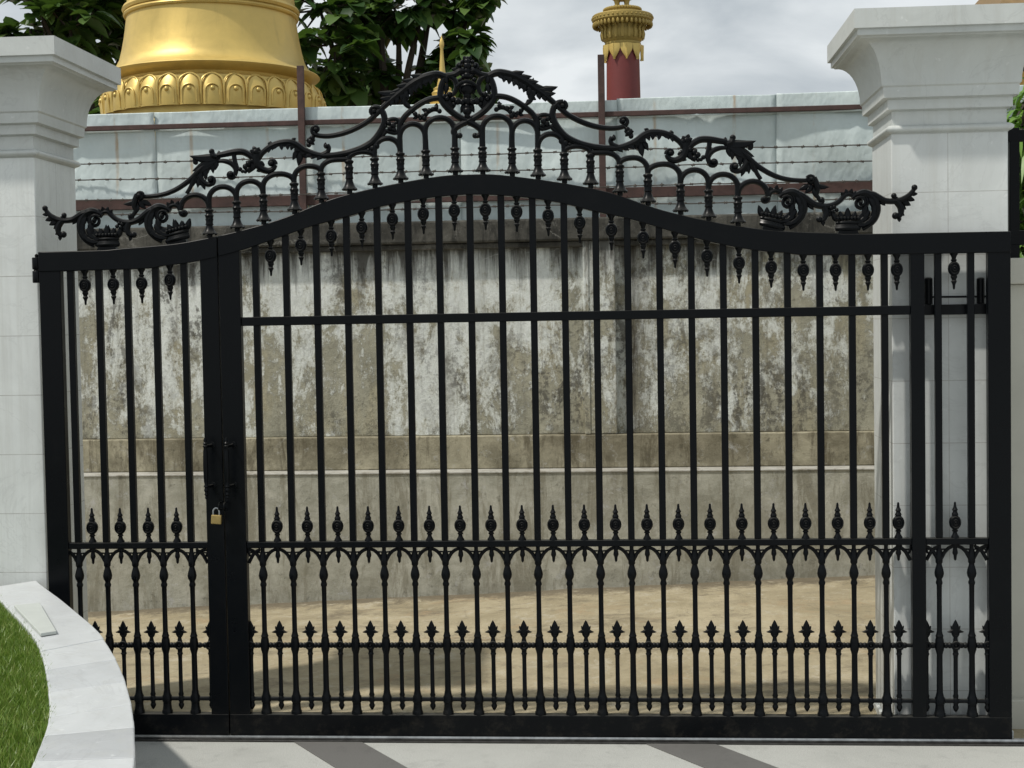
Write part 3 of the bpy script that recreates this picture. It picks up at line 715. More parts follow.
    fringe(m, [(629, 145), (640, 138), (650, 133.5), (662, 133.5)], 6, 7, 2.0, -1, 70)
    lobe(m, 648.5, 131, 150, 5, 1.8); lobe(m, 671.5, 135, 100, 5, 2.2)
    lobe(m, 640.5, 142, -92, 15, 3.0, bend=10); lobe(m, 643, 141, -62, 11, 2.4); lobe(m, 638, 142, -110, 8, 2.0)
    out.append(('acanthus_leaf', m))
    m = MB()                                                # bud that links the two rods
    for q in ((627.3, 129.5, 3.0), (629, 133, 3.3), (631, 136.4, 2.6), (630.5, 131, 2.4)): X, Z = G(q[0], q[1]); m.ball((X, -.002, Z), q[2]*PX, 8)
    for a_ in (20, 80, -30, 160, 220): lobe(m, 629, 133, a_, 5.2, 1.6)
    out.append(('bud', m))
    # second pair of scrolls
    m = curve(MB(), [(685.8, 143), (685.6, 150.6), (682, 157.2), (675, 160.3), (669.2, 158.6), (666.6, 154.5)], [3.6*PX, 3.6*PX, 3.2*PX, 2.6*PX, 2.2*PX])
    spiral(m, 670.4, 153.2, 4.4, 165, .9, 2.2*PX, 1.5*PX, 2.6*PX)
    curve(m, [(687, 149), (693.6, 143), (700.5, 139.6), (709.4, 139.4), (718.8, 140.8), (727, 142)], [2.8*PX, 3.1*PX, 3.2*PX, 3*PX, 2.6*PX])
    curve(m, [(709.6, 142), (708.9, 148), (707.4, 154), (706.2, 158)], [2.3*PX, 2.2*PX, 2.2*PX])
    curve(m, [(727, 148), (721.5, 147.8), (715, 149.6), (710.4, 153.2), (708, 158), (709.6, 163.2)], [1.6*PX, 2.4*PX, 2.4*PX, 2.2*PX])
    spiral(m, 713.4, 162.0, 4.6, 160, -1.0, 2.2*PX, 1.4*PX, 2.6*PX)
    out.append(('scroll', m))
    m = MB(); rosette(m, 686.4, 140.5, 6.2); lobe(m, 686, 146, 75, 12, 3.2); lobe(m, 685, 146, 110, 9, 2.6); lobe(m, 687, 150, -62, 12, 3.2); lobe(m, 689, 153, 20, 9, 2.8); lobe(m, 691, 155, -60, 8, 2.4); lobe(m, 684, 152, 200, 7, 2.6); lobe(m, 680, 158, -20, 7, 2.2)
    for q in ((694.5, 152.4, 3.0), (697.6, 155, 3.2), (694.5, 158.2, 3.0), (698, 160, 2.2), (703.4, 157.4, 2.4), (701, 159.6, 2.0), (690, 149.6, 2.8)): X, Z = G(q[0], q[1]); m.ball((X, -.003, Z), q[2]*PX, 8)
    lobe(m, 682, 143, 140, 5, 2)
    out.append(('rosette', m))
    # big drooping leaf at the shoulder
    m = MB(); X, Z = G(732.8, 137.6); m.ball((X, 0, Z), 3.1*PX, 8); curve(m, [(732.4, 138), (731.5, 142), (727, 144)], [2.2*PX, 3.2*PX, 2.8*PX])
    lobe(m, 724.6, 142, 78, 5, 2); lobe(m, 724, 143, -20, 31, 4.2, bend=22, curl=2); lobe(m, 726, 145, -24, 30, 4.2); lobe(m, 729, 147, -33, 26, 3.8)
    for q in ((728, 147, -80, 10), (733, 148, -95, 12), (737, 150, -78, 13), (741, 153, -95, 14), (745, 156, -85, 16), (749, 158, -72, 15)): lobe(m, q[0], q[1], q[2], q[3], 2.4)
    lobe(m, 748, 149, 18, 9, 2.4, bend=50)
    curve(m, [(747.5, 161), (743, 168), (737.8, 171.2), (733, 170)], [2.4*PX, 2.4*PX, 2.4*PX]); spiral(m, 735.2, 166.8, 4.6, 110, .9, 2.3*PX, 1.5*PX, 2.8*PX)
    lobe(m, 745, 166, -110, 11, 2.2); lobe(m, 748, 164, -85, 10, 2)
    curve(m, [(751.5, 160), (754, 167), (757, 173.5), (761, 179.5)], [2.4*PX, 2*PX, 1.9*PX])
    out.append(('acanthus_leaf', m))
    m = curve(MB(), [(738, 149), (744, 153.6), (749.3, 158.4), (755, 163.8), (762, 169), (770.8, 174), (780.5, 177.8), (790.3, 179.8), (800, 180.5), (808, 180.4)], [1.6*PX, 2.4*PX, 2.5*PX, 2.4*PX, 2.2*PX, 2*PX])
    out.append(('scroll', m))
    m = MB(); X, Z = G(811, 179.4); m.ball((X, 0, Z), 5.2*PX, 10, .9); spiral(m, 811, 179.6, 4.6, 200, .7, 1.8*PX, 1.4*PX, 2.2*PX, -.009)
    curve(m, [(813.5, 178), (816.4, 184), (817.5, 190), (816.2, 195)], [3*PX, 3*PX, 1.6*PX]); lobe(m, 809, 185, 205, 11, 2.4); lobe(m, 812, 187, 220, 9, 2.2); lobe(m, 816, 185, -28, 13, 2.2, bend=18); lobe(m, 814, 188, -80, 10, 2.4); lobe(m, 811, 184, -100, 8, 2.6)
    curve(m, [(816, 194), (818.5, 198), (821, 202)], [1.8*PX, 2*PX])
    out.append(('bud', m))
    # the two snail scrolls with feathered backs, each over a little crown
    for (cx_, cy_, oy) in ((787.2, 201.4, 0), (860.3, 202.6, 1)):
        m = MB(); dx, dy = cx_-860.3, cy_-202.6
        spiral(m, cx_, cy_, 9.4, -150, 1.35, 2.6*PX, 1.4*PX, 2.2*PX)
        spiral(m, cx_+.4, cy_+.2, 6.3, -150, .9, 1.5*PX, 1.2*PX, 1.8*PX, -.010)
        q = lambda pts: [(a_+dx, b_+dy) for a_, b_ in pts]
        curve(m, q([(853, 199), (857.5, 194.6), (864.5, 193), (871, 196), (875.4, 202.5), (877, 210), (874.6, 218.6), (869, 225), (862, 229.4)]), [1.6*PX, 3*PX, 3.8*PX, 4*PX, 3.8*PX, 3.2*PX, 2.6*PX, 1.8*PX], 5, .002)
        for (a_, b_, g, L) in ((869, 198, -48, 13), (872.5, 203, -66, 14), (874.5, 209, -88, 14), (874, 214, -108, 14), (871.5, 219, -128, 13), (867.5, 222, -142, 12), (864.8, 205, -80, 11), (867.8, 210, -100, 12), (867.4, 215, -122, 12), (864, 219, -140, 12)):
            lobe(m, a_+dx, b_+dy, g, L, 2.7, 2.0, -.006, 1.5, -22)
        out.append(('scroll', m))
        # rod running outwards from the top of the scroll
        m = MB()
        if oy == 0:
            curve(m, [(793, 193.6), (799, 194.4), (805, 198), (811, 202.4), (817.5, 205.4), (824, 206.4), (831, 205.4), (836.6, 203), (841, 199.6), (843.8, 196)], [2.8*PX, 3.4*PX, 3.2*PX, 2.8*PX, 2.6*PX, 2.4*PX, 2.4*PX])
            curve(m, [(816.5, 205), (821, 203.6), (822.8, 200.4)], [2.2*PX, 2.2*PX, 2*PX]); X, Z = G(821.8, 199.8); m.ball((X, -.002, Z), 2.9*PX)
            curve(m, [(824, 206.5), (826, 213), (824.6, 218.6), (821.4, 220.6)], [3*PX, 2.8*PX, 2*PX]); X, Z = G(819.2, 219.4); m.ball((X, 0, Z), 3.4*PX)
            lobe(m, 822.5, 220, -80, 6, 1.8); lobe(m, 807, 201, -55, 11, 2.4); lobe(m, 827, 210, -20, 9, 2.2); lobe(m, 829, 206, -60, 8, 2.2); lobe(m, 826, 214, -10, 6, 2)
            for a_, b_ in ((831, 208), (834, 207), (836.5, 210), (832.5, 211.5)): X, Z = G(a_, b_); m.ball((X, -.004, Z), 2.2*PX)
        else:
            curve(m, [(866, 193.4), (872, 194.6), (878, 197.4), (884, 200.4), (890, 201.3), (896, 201), (902.7, 199.4), (908.6, 195.8), (912.6, 191.4), (914.4, 188.4)], [2.8*PX, 3.4*PX, 3.0*PX, 2.7*PX, 2.7*PX, 2.7*PX, 2.2*PX, 1.8*PX])
            X, Z = G(914.4, 187.6); m.ball((X, -.002, Z), 3.1*PX); curve(m, [(889, 201), (894.6, 199.8), (896, 196.6)], [2.2*PX, 2.2*PX, 1.8*PX]); X, Z = G(893.8, 195.9); m.ball((X, -.002, Z), 2.9*PX)
            curve(m, [(896, 201), (900.4, 207), (901, 212.6), (898.4, 217.4)], [3*PX, 3*PX, 2*PX]); X, Z = G(895.4, 215.8); m.ball((X, 0, Z), 3.5*PX)
            lobe(m, 899.3, 217, -90, 5, 1.7); lobe(m, 902, 201, -28, 9.5, 2.6); lobe(m, 907, 198, -18, 8, 2.2); lobe(m, 911, 194, 0, 6.5, 1.8); lobe(m, 879, 199, -48, 9, 2.2); lobe(m, 900.5, 205, -40, 7, 2); lobe(m, 900, 213, -30, 5, 1.8)
        out.append(('scroll', m))
        # leaf bridge over the crown
        m = MB()
        if oy == 0: br = [(768.6, 196), (771, 192.2), (775.5, 190.6), (780, 192.6), (782.4, 196.2)]
        else: br = [(843.4, 197.4), (846, 194.8), (849.6, 194.2), (853, 196), (855.4, 199.6)]
        curve(m, br, [2.2*PX, 2.2*PX, 2*PX])
        fringe(m, br, 5, 5.6, 1.9, 1, 62, -.003)
        out.append(('acanthus_leaf', m))
        # crown
        m = MB()
        if oy == 0: e0, e1, k_ = (760.8, 217.4), (783.6, 222.6), -13
        else: e0, e1, k_ = (836.2, 222.8), (859, 222.6), 0
        for off, rr in ((0, 1.7), (3.2, 1.5), (5.6, 2.6)):
            A, B = Vector((*G(e0[0], e0[1]+off), 0)), Vector((*G(e1[0], e1[1]+off), 0))
            m.tube([(A.x, 0, A.y), (A.x+(B.x-A.x)*.2, -.012, A.y+(B.y-A.y)*.2), (A.x+(B.x-A.x)*.5, -.016, (A.y+B.y)/2), (A.x+(B.x-A.x)*.8, -.012, A.y+(B.y-A.y)*.8), (B.x, 0, B.y)], rr*PX, 8)
            m.tube([(A.x, 0, A.y), (A.x+(B.x-A.x)*.5, .016, (A.y+B.y)/2), (B.x, 0, B.y)], rr*PX, 8)
        mx_, my_ = (e0[0]+e1[0])/2, (e0[1]+e1[1])/2
        for j in range(-2, 3):
            for yy in (-.012, .012):
                bx, by = mx_+j*5.0, my_-1.2+j*(e1[1]-e0[1])/4.6*.9
                lobe(m, bx, by, 90+k_-j*15, (13.5 if j == 0 else 10.5 if abs(j) == 1 else 12), 2.5, 1.8, yy*(1-abs(j)*.3))
        for j in range(-3, 4):
            bx, by = mx_+j*3.4, my_-4+j*(e1[1]-e0[1])/6.6*.9; X, Z = G(bx, by); m.ball((X, -.014, Z), 1.9*PX, 6)
        bx = mx_ + (6 if oy == 0 else 2); X, Z = G(bx, my_+6); X0 = G(mx_-11, 220)[0]; X1 = G(mx_+12, 220)[0]
        m.prism([(X0, min(up(X0), Z)-.01), (X1, min(up(X1), Z)-.01), (X1-.012, up(X1)+.018), (X0+.008, G(mx_-10, e0[1]+7)[1])], -.014, .014)
        out.append(('crown', m))
    # blossom sprays above the arches next to the medallion
    m = MB()
    for a_, b_, r_ in ((496.4, 109.6, 2.6), (499.6, 106, 2.5), (503, 107.4, 2.6), (506.8, 108.6, 2.8), (510, 111.6, 2.6), (513.4, 113.8, 2.6), (517.6, 113.2, 2.4), (521, 111, 2.6), (511.8, 116, 2.8), (516, 116, 2.0)):
        X, Z = G(a_, b_); m.ball((X, -.003, Z), r_*PX, 7)
    curve(m, [(497, 109), (503, 108), (510, 112), (512, 118)], 1.6*PX); lobe(m, 500, 107, 100, 6, 1.8); lobe(m, 508, 109, 20, 7, 2); lobe(m, 521, 112, 60, 5, 1.6); lobe(m, 519, 114, -20, 5, 1.6)
    out.append(('blossom_spray', m))
    m = MB()                                                # pierced knot over the third arch
    curve(m, [(536.5, 118.5), (540.4, 115.4), (545.5, 114.8), (550.4, 116.6), (552.6, 119)], 2.0*PX); curve(m, [(538, 127), (541.6, 129), (547, 128), (552.4, 126), (556, 128.8)], 1.9*PX)
    for a_, b_, r_ in ((543.6, 121.4, 3.4), (547, 124, 3), (543, 125.6, 2.6), (548, 119, 2.6), (551.4, 121.6, 2.0), (540.6, 118.8, 1.8)): X, Z = G(a_, b_); m.ball((X, -.003, Z), r_*PX, 7)
    curve(m, [(551.5, 127), (556, 131.6), (560, 136)], 1.9*PX)
    for a_, b_, r_ in ((561.6, 141, 3.4), (565.6, 143.4, 3.4), (570, 145.2, 3.0), (563.8, 147, 3.0), (561, 136.6, 2.6)): X, Z = G(a_, b_); m.ball((X, 0, Z), r_*PX, 7)
    out.append(('bud', m))
    return out
for side in (1, -1):
    for nm, mb in half():
        if side < 0: mb.mirror(XC)
        part(nm, mb, 'iron', ped if mb.cx() < SPLIT else sl)
# medallion in the middle (symmetrical about px 467.3)
cxp = 467.4
m = MB()
for s_ in (1, -1):
    q = lambda pts: [(cxp + s_*(a_-466.9), b_) for a_, b_ in pts]
    curve(m, q([(474.8, 136.6), (479.6, 135.6), (481.4, 131), (478.6, 126.6), (473, 123), (466.9, 121.4), (461.2, 123.4), (456, 128)] if False else [(475.6, 136.2), (479.6, 134.4), (480.4, 130.6), (476.6, 126.4), (466.9, 121.2), (463, 119)]), [2.2*PX, 2.8*PX, 3*PX, 3*PX])
    X, Z = G(cxp+s_*(474.6-466.9), 135.6); m.ball((X, 0, Z), 3.0*PX)
    curve(m, q([(463, 124), (466.9, 121.6), (478.6, 114.8), (488, 106.6), (493.4, 98), (493.2, 88), (490, 79), (485.6, 76.4), (480.4, 79), (477.8, 85.4), (479.6, 92.4), (484, 96), (489, 96)]), [2.6*PX, 3*PX, 3.1*PX, 3*PX, 2.8*PX, 2.4*PX, 2*PX, 1.8*PX])
part('medallion_scroll', m, 'iron', sl)
m = MB()
for s_ in (1, -1):
    q = lambda a_: cxp + s_*(a_-466.9); an = lambda g: g if s_ > 0 else 180-g
    curve(m, [(q(470), 71.5), (q(474), 71), (q(479), 74), (q(486), 75.6), (q(492), 76)], [3*PX, 3.2*PX, 2.8*PX, 2.6*PX])
    spiral(m, q(474.2), 65.8, 3.6, 100 if s_ > 0 else 80, -.9*s_, 1.9*PX, 1.3*PX, 2.2*PX)
    for a_, b_, r_ in ((476.5, 101.6, 3.6), (481, 99.6, 3.0), (484.5, 94.6, 2.8), (471.8, 102.4, 3.2), (487, 99, 2.6), (490, 96.6, 2.6), (472, 62, 2.0), (480, 104.5, 2.4), (470.4, 77, 2.6), (473.6, 80, 2.4)):
        X, Z = G(q(a_), b_); m.ball((X, -.006, Z), r_*PX, 8)
    lobe(m, q(484), 97, an(-80), 13, 3.0, bend=-15*s_); lobe(m, q(488), 98, an(-105), 12, 2.8); lobe(m, q(480), 102, an(-70), 9, 2.2); lobe(m, q(468.5), 103, an(-62), 11, 2.6); lobe(m, q(477), 70, an(12), 6, 1.8)
    lobe(m, q(469), 76, an(40), 9, 2.4); lobe(m, q(470), 94, an(55), 9, 2.6); lobe(m, q(470), 86, an(-20), 8, 2.2); lobe(m, q(468), 61, an(60), 6, 2); lobe(m, q(487), 84, an(80), 11, 2.2, 2, -.006); lobe(m, q(487), 84, an(-80), 11, 2.2, 2, -.006)
X, Z = G(cxp, 89); m.ball((X, -.006, Z), 7.2*PX, 14, .7, 1.0)
m.tube([(G(cxp-10, 86)[0], -.022, G(cxp, 87.4)[1]), (G(cxp-5, 83)[0], -.030, G(cxp, 83.8)[1]), (X, -.033, G(cxp, 82.6)[1]), (G(cxp+5, 83)[0], -.030, G(cxp, 83.8)[1]), (G(cxp+10, 86)[0], -.022, G(cxp, 87.4)[1])], 1.8*PX, 8)
for b_, r_ in ((62, 3.6), (66.4, 4.4), (71, 3.8), (76, 4.2), (58.6, 2.2), (101, 4.4), (96, 4.2), (107, 3.4), (111.4, 4.6), (116, 3.0), (119.4, 2.0)):
    X, Z = G(cxp, b_); m.ball((X, -.004, Z), r_*PX, 10)
lobe(m, cxp, 113, 50, 7, 2.4); lobe(m, cxp, 113, 130, 7, 2.4); lobe(m, cxp, 104, -90, 14, 3)
part('medallion', m, 'iron', sl)

# padlock hanging on its hasp
pc = onY(220, 517.5)
pl = thing('padlock', 'small brass padlock hanging where the two gate leaves meet', 'padlock', (pc.x, -.052, pc.z-.02))
o = part('lock_body', MB().box(pc.x-.0195, pc.x+.0195, -.062, -.043, pc.z-.018, pc.z+.0175), 'brass', pl, False); bevel(o, .003)
o.rotation_euler = (0, R(4), 0)
part('shackle', MB().tube(catmull([(pc.x-.011, -.0525, pc.z+.012), (pc.x-.011, -.0525, pc.z+.032), (pc.x-.004, -.0525, pc.z+.042), (pc.x+.006, -.0525, pc.z+.042), (pc.x+.012, -.0525, pc.z+.032), (pc.x+.012, -.0525, pc.z+.012)], 5), .0034, 8), 'steel', pl)
hs = MB(); hx = onY(226, 508).x
for dx_ in (-.012, .008): hs.tube(catmull([(hx+dx_, -.027, pc.z+.062), (hx+dx_, -.05, pc.z+.06), (hx+dx_, -.058, pc.z+.048), (hx+dx_, -.05, pc.z+.036), (hx+dx_, -.027, pc.z+.034)], 4), .004, 8)
part('hasp', hs, 'iron', sl)

# roller bracket on the right pillar
br = thing('roller_bracket', 'black roller guide fixed to the right pillar behind the gate', 'bracket', (onY(955, 300, .08).x, .1, onY(955, 310, .08).z))
p0, p1 = onY(920, 305, .08), onY(989, 314, .08)
bevel(part('angle_plate', MB().box(p0.x, p1.x, .024, PY-.002, p1.z, p0.z), 'iron', br, False), .002)
for a_, b_ in ((922.8, 931), (974.6, 982.6)):
    q0, q1 = onY(a_, 278, .075), onY(b_, 305, .075)
    part('roller', MB().lathe([(.004, p0.z), ((q1.x-q0.x)/2, p0.z+.002), ((q1.x-q0.x)/2, q0.z-.004), ((q1.x-q0.x)/2-.004, q0.z), (.004, q0.z+.001)], ((q0.x+q1.x)/2, .044, 0), 16), 'iron', br)
rz = onY(955, 296.6, .075).z
part('tie_rod', MB().tube([(p0.x, .044, rz), (p1.x, .044, rz-.002)], .004, 8), 'iron', br)

# ================================================================== planter, lawn, loose tile
KZ = .61
outer = [(-2.6, .10), (-2.3, .13), (-2.012, .125), (-1.903, -.045), (-1.737, -.30), (-1.569, -.566), (-1.401, -.835), (-1.264, -1.091), (-1.122, -1.384), (-1.005, -1.652), (-.914, -1.878), (-.822, -2.131), (-.749, -2.351), (-.68, -2.62), (-.63, -2.9), (-.60, -3.3), (-.60, -3.8), (-.60, -4.6)]
inner = [(-2.6, -.22), (-2.1, -.18), (-1.944, -.34), (-1.817, -.546), (-1.685, -.753), (-1.53, -1.019), (-1.39, -1.296), (-1.23, -1.654), (-1.124, -1.91), (-1.063, -2.092), (-1.027, -2.217), (-.976, -2.40), (-.93, -2.65), (-.90, -2.95), (-.89, -3.35), (-.89, -3.8), (-.89, -4.6)]
O_ = catmull([(-1.975, .064, 0)] + [(x, y, 0) for x, y in outer[3:]], 6); I_ = catmull([(-2.1, -.10, 0)] + [(x, y, 0) for x, y in inner[2:]], 6)
def along(C, t_):
    t_ = t_*(len(C)-1); a_ = min(int(t_), len(C)-2); return C[a_].lerp(C[a_+1], t_-a_)
def at_y(C, Y):
    for i in range(len(C)-1):
        if C[i].y >= Y >= C[i+1].y and C[i].y > C[i+1].y: return C[i].lerp(C[i+1], (C[i].y-Y)/(C[i].y-C[i+1].y))
    return C[0] if Y > C[0].y else C[-1]
pw = thing('planter_wall', 'curved white marble topped planter wall round the lawn at lower left', 'planter', (-1.3, -1.2, 0))
N_ = 60
seg_o = [along(O_, i/N_) for i in range(N_+1)]; seg_i = [along(I_, i/N_) for i in range(N_+1)]
body = MB(); vs = []
for i in range(N_+1):
    a_, b_ = seg_o[i], seg_i[i]; dv = (b_-a_).normalized()
    a2 = a_ + dv*.02; b2 = b_ - dv*.02
    vs += [(a2.x, a2.y, -.05), (b2.x, b2.y, -.05), (b2.x, b2.y, KZ-.0305), (a2.x, a2.y, KZ-.0305)]
body.add(vs, [(i*4+j, i*4+(j+1) % 4, (i+1)*4+(j+1) % 4, (i+1)*4+j) for i in range(N_) for j in range(4)] + [(3, 2, 1, 0), (N_*4, N_*4+1, N_*4+2, N_*4+3)])
m_marble('kerb_white', 0, 1, 0, 0, (.56, .58, .585), False); m_marble('kerb_grey', 0, 1, 0, 0, (.43, .445, .455), False); m_marble('kerb_pale', 0, 1, 0, 0, (.51, .53, .54), False)
part('planter_body', body, 'kerb_white', pw, False)
cuts = [0, .115, .20, .285, .365, .47, .565, .66, .74, .83, .92, 1.0]; mats = ['kerb_white', 'kerb_white', 'kerb_white', 'kerb_pale', 'kerb_white', 'kerb_white', 'kerb_grey', 'kerb_white', 'kerb_pale', 'kerb_white', 'kerb_grey']
# slab joints: measured where they cross the outer edge
jy = [.2, -.61, -1.0, -1.28, -1.56, -1.80, -2.02, -2.27, -2.6, -2.95, -3.4, -3.9, -4.7]
ky = [.2, -.75, -1.18, -1.42, -1.68, -1.93, -2.10, -2.30, -2.6, -2.95, -3.4, -3.9, -4.7]
for i in range(len(jy)-1):
    n = 8; vo = [at_y(O_, jy[i] + (jy[i+1]-jy[i])*k_/n) for k_ in range(n+1)]; vi = [at_y(I_, ky[i] + (ky[i+1]-ky[i])*k_/n) for k_ in range(n+1)]
    g = .0012
    pts = [(p.x, p.y) for p in vo] + [(p.x, p.y) for p in vi[::-1]]
    cxm, cym = sum(p[0] for p in pts)/len(pts), sum(p[1] for p in pts)/len(pts)
    dz = random.Random(i+5).uniform(-.0015, .0015)
    o = part('coping_slab', MB().slab([(x, y - g*(1 if y > cym else -1)) for x, y in pts], KZ-.03, KZ+dz), mats[i % len(mats)], pw, False, None)
    bevel(o, .004, 2)
# loose tile
tq = [onZ(a_, b_, .628) for a_, b_ in ((14, 604), (40, 601.5), (56.5, 629.5), (40.5, 632))]
o = part('marble_tile', MB().slab([(p.x, p.y) for p in tq[::-1]], KZ+.003, KZ+.014), 'tile', None, False); bevel(o, .002)
tag(o, 'loose greenish white stone tile lying flat on the curved planter wall', 'tile')
# lawn: soil sheet + blades
inpoly = [(p.x, p.y) for p in seg_i] + [(-6, -4.6), (-6, .05), (-2.2, .05)]
mb = MB(); n = len(inpoly); mb.slab(inpoly, .4, KZ-.035); struct('soil', mb, 'soil')
def inside(x, y):
    c = False; j = n-1
    for i in range(n):
        xi, yi = inpoly[i]; xj, yj = inpoly[j]
        if (yi > y) != (yj > y) and x < (xj-xi)*(y-yi)/(yj-yi)+xi: c = not c
        j = i
    return c
gm = MB(); rn = random.Random(5); cnt = 0; vs, fs = [], []
while cnt < 60000:
    Y = -3.2*rn.random()**1.0 - .02; X = at_y(I_, Y).x + .02 - 1.1*rn.random()**1.4
    if X > at_y(I_, Y).x + .004: continue
    h = rn.uniform(.026, .046); a_ = rn.uniform(0, 6.28); w_ = rn.uniform(.0012, .0024); ln = rn.uniform(.1, .7)*h; b2 = rn.uniform(0, 6.28)
    dx, dy = math.cos(a_)*w_, math.sin(a_)*w_; lx, ly = math.cos(b2)*ln, math.sin(b2)*ln; z0 = KZ-.036; b = len(vs)
    vs += [(X-dx, Y-dy, z0), (X+dx, Y+dy, z0), (X+dx*.8+lx*.35, Y+dy*.8+ly*.35, z0+h*.6), (X-dx*.8+lx*.35, Y-dy*.8+ly*.35, z0+h*.6), (X+lx, Y+ly, z0+h)]
    fs += [(b, b+1, b+2, b+3), (b+3, b+2, b+4)]; cnt += 1
me = bpy.data.meshes.new('grass'); me.from_pydata(vs, [], fs); me.materials.append(M['grass'])
o = bpy.data.objects.new('grass', me); COL.objects.link(o); o['kind'] = 'stuff'; o['label'] = 'short sunlit green lawn grass inside the curved planter'; o['category'] = 'grass'

# ================================================================== right of the pillar: low wall with iron fence
lw = thing('low_wall', 'low cream rendered wall running right from the right pillar', 'wall', (3, .3, 0))
wz = onY(1016, 258, .22).z
bevel(part('wall_body', MB().box(PRX+PW+.001, 6, .23, .5, -.1, wz-.10), 'creamwall', lw, False), .004)
bevel(part('coping', MB().box(PRX+PW+.001, 6, .205, .52, wz-.0995, wz), 'creamwall', lw, False), .006)
bevel(part('base', MB().box(PRX+PW+.001, 6, .19, .5, -.1, onY(1018, 700, .19).z), 'creamwall', lw, False), .006)
fr = thing('iron_fence', 'black iron railing standing on the low cream wall at far right', 'railing', (3, .33, wz))
zf1, zf2 = onY(1016, 136, .33).z, onY(1016, 238, .33).z
for zc_, hh in ((zf1, .022), (zf2, .028)): bevel(part('rail', MB().box(PRX+PW+.002, 5.6, .31, .35, zc_-hh, zc_+hh), 'iron', fr, False), .003)
xp = onY(1013.5, 200, .33).x; k_ = 0
while xp < 5.5:
    ww = .019 if k_ % 8 == 0 else .012
    bevel(part('post' if k_ % 8 == 0 else 'picket', MB().box(xp-ww, xp+ww, .33-ww, .33+ww, wz+.001, zf1+.0 + (.03 if k_ % 8 == 0 else -.02)), 'iron', fr, False), .002, 1)
    xp += .115; k_ += 1

# ================================================================== golden stupa
SY = 7.0
C0 = onY(213, 60, SY); sx = C0.x; ps = (onY(322, 94, SY)-onY(104, 96, SY)).length/218
st = thing('golden_stupa', 'large golden bell shaped stupa with lotus petal base behind the fence', 'stupa', (sx, SY, -.3))
zs = lambda xx, yy: onY(xx, yy, SY).z
zring, zlip, zlot1, zlot0 = zs(298, 12), zs(319.7, 76), zs(320, 86), zs(322, 117)
bell = [(.74*1.0, zlip+.055)]
pr = [(.80, zlot1-.01), (.815, zlot1+.03), (.86, zlip-.035), (.905, zlip-.006), (.913, zlip+.004), (.905, zlip+.014), (.86, zlip+.035), (.815, zlip+.075), (.785, zlip+.13), (.762, zlip+.22), (.742, zlip+.32), (.727, zlip+.42), (.716, zring-.045)]
part('bell', MB().lathe(pr, (sx, SY, 0), 96), 'gold', st)
part('ring_moulding', MB().lathe([(.716, zring-.05), (.735, zring-.045), (.742, zring-.03), (.735, zring-.014), (.728, zring-.01), (.742, zring-.006), (.752, zring+.016), (.742, zring+.038), (.715, zring+.044)], (sx, SY, 0), 96), 'gold', st)
part('upper_bell', MB().lathe([(.712, zring+.044), (.70, zring+.2), (.68, zring+.5), (.63, zring+.8), (.5, zring+1.1), (.3, zring+1.3), (.28, zring+1.35), (.28, zring+1.5), (.34, zring+1.55), (.34, zring+1.62), (.2, zring+1.7), (.12, zring+2.6), (.03, zring+4.0), (.01, zring+4.1)], (sx, SY, 0), 64), 'gold', st)
part('lotus_drum', MB().lathe([(.90, zlot0-.10), (.89, zlot0-.04), (.885, zlot0), (.89, zlot0+.05), (.885, zlot0+.16), (.87, zlot1-.012), (.83, zlot1+.006), (.80, zlot1+.01)], (sx, SY, 0), 96), 'gold', st)
part('base_ring', MB().lathe([(1.25, -.3), (1.25, 1.2), (1.15, 1.3), (1.15, 2.4), (1.05, 2.5), (1.05, zlot0-.42), (.95, zlot0-.36), (.95, zlot0-.13), (.93, zlot0-.10), (.9, zlot0-.095)], (sx, SY, 0), 64), 'gold', st)
# petal (local: outward = -Y, width X, height Z)
NP = 32; hp = zlot1-zlot0-.01; wp = .93*math.pi/NP*1.03
pm = MB(); vs = []; nu, nv = 8, 10
for j in range(nv+1):
    tz = j/nv; half_w = wp*(1 if tz < .7 else math.sqrt(max(0.0, 1-((tz-.7)/.3)**2.4)))
    half_w = max(half_w, .006)
    bulge = .030*math.sin(math.pi*(.25+.7*tz)) + .006
    rad = .885 + (.03 if tz < .5 else .03*(1-(tz-.5)*1.9))
    for i in range(nu+1):
        s_ = -1+2*i/nu; e = 1-abs(s_)**2.5
        vs.append((s_*half_w, -(rad + bulge*e - (.012 if e < .05 else 0)), zlot0 + hp*tz))
pm.add(vs, [(j*(nu+1)+i, j*(nu+1)+i+1, (j+1)*(nu+1)+i+1, (j+1)*(nu+1)+i) for j in range(nv) for i in range(nu)])
for sc_, rr in ((.62, .008),):
    pts = []
    for k2 in range(13):
        a_ = math.pi*k2/12; pts.append((-wp*sc_*math.cos(a_), -.945, zlot0+hp*(.42+.22*math.sin(a_))))
    pts = [(-wp*sc_, -.935, zlot0+.02)] + pts + [(wp*sc_, -.935, zlot0+.02)]
    pm.tube(pts, rr, 6)
pm.ball((0, -.945, zlot0+hp*.5), .022, 8)
out_ = [(-wp*.95, -.915, zlot0+.01), (-wp*.97, -.925, zlot0+hp*.5), (-wp*.80, -.918, zlot0+hp*.84), (0, -.895, zlot0+hp*1.0), (wp*.80, -.918, zlot0+hp*.84), (wp*.97, -.925, zlot0+hp*.5), (wp*.95, -.915, zlot0+.01)]
pm.tube(catmull(out_, 5), .008, 6)
pm.shift((0, 0, .3)); PET = pm.mesh('lotus_petal', 'gold', True)
for k_ in range(NP):
    o = bpy.data.objects.new('lotus_petal', PET); COL.objects.link(o); o.parent = st; o.rotation_euler = (0, 0, 2*math.pi*(k_+.35)/NP)

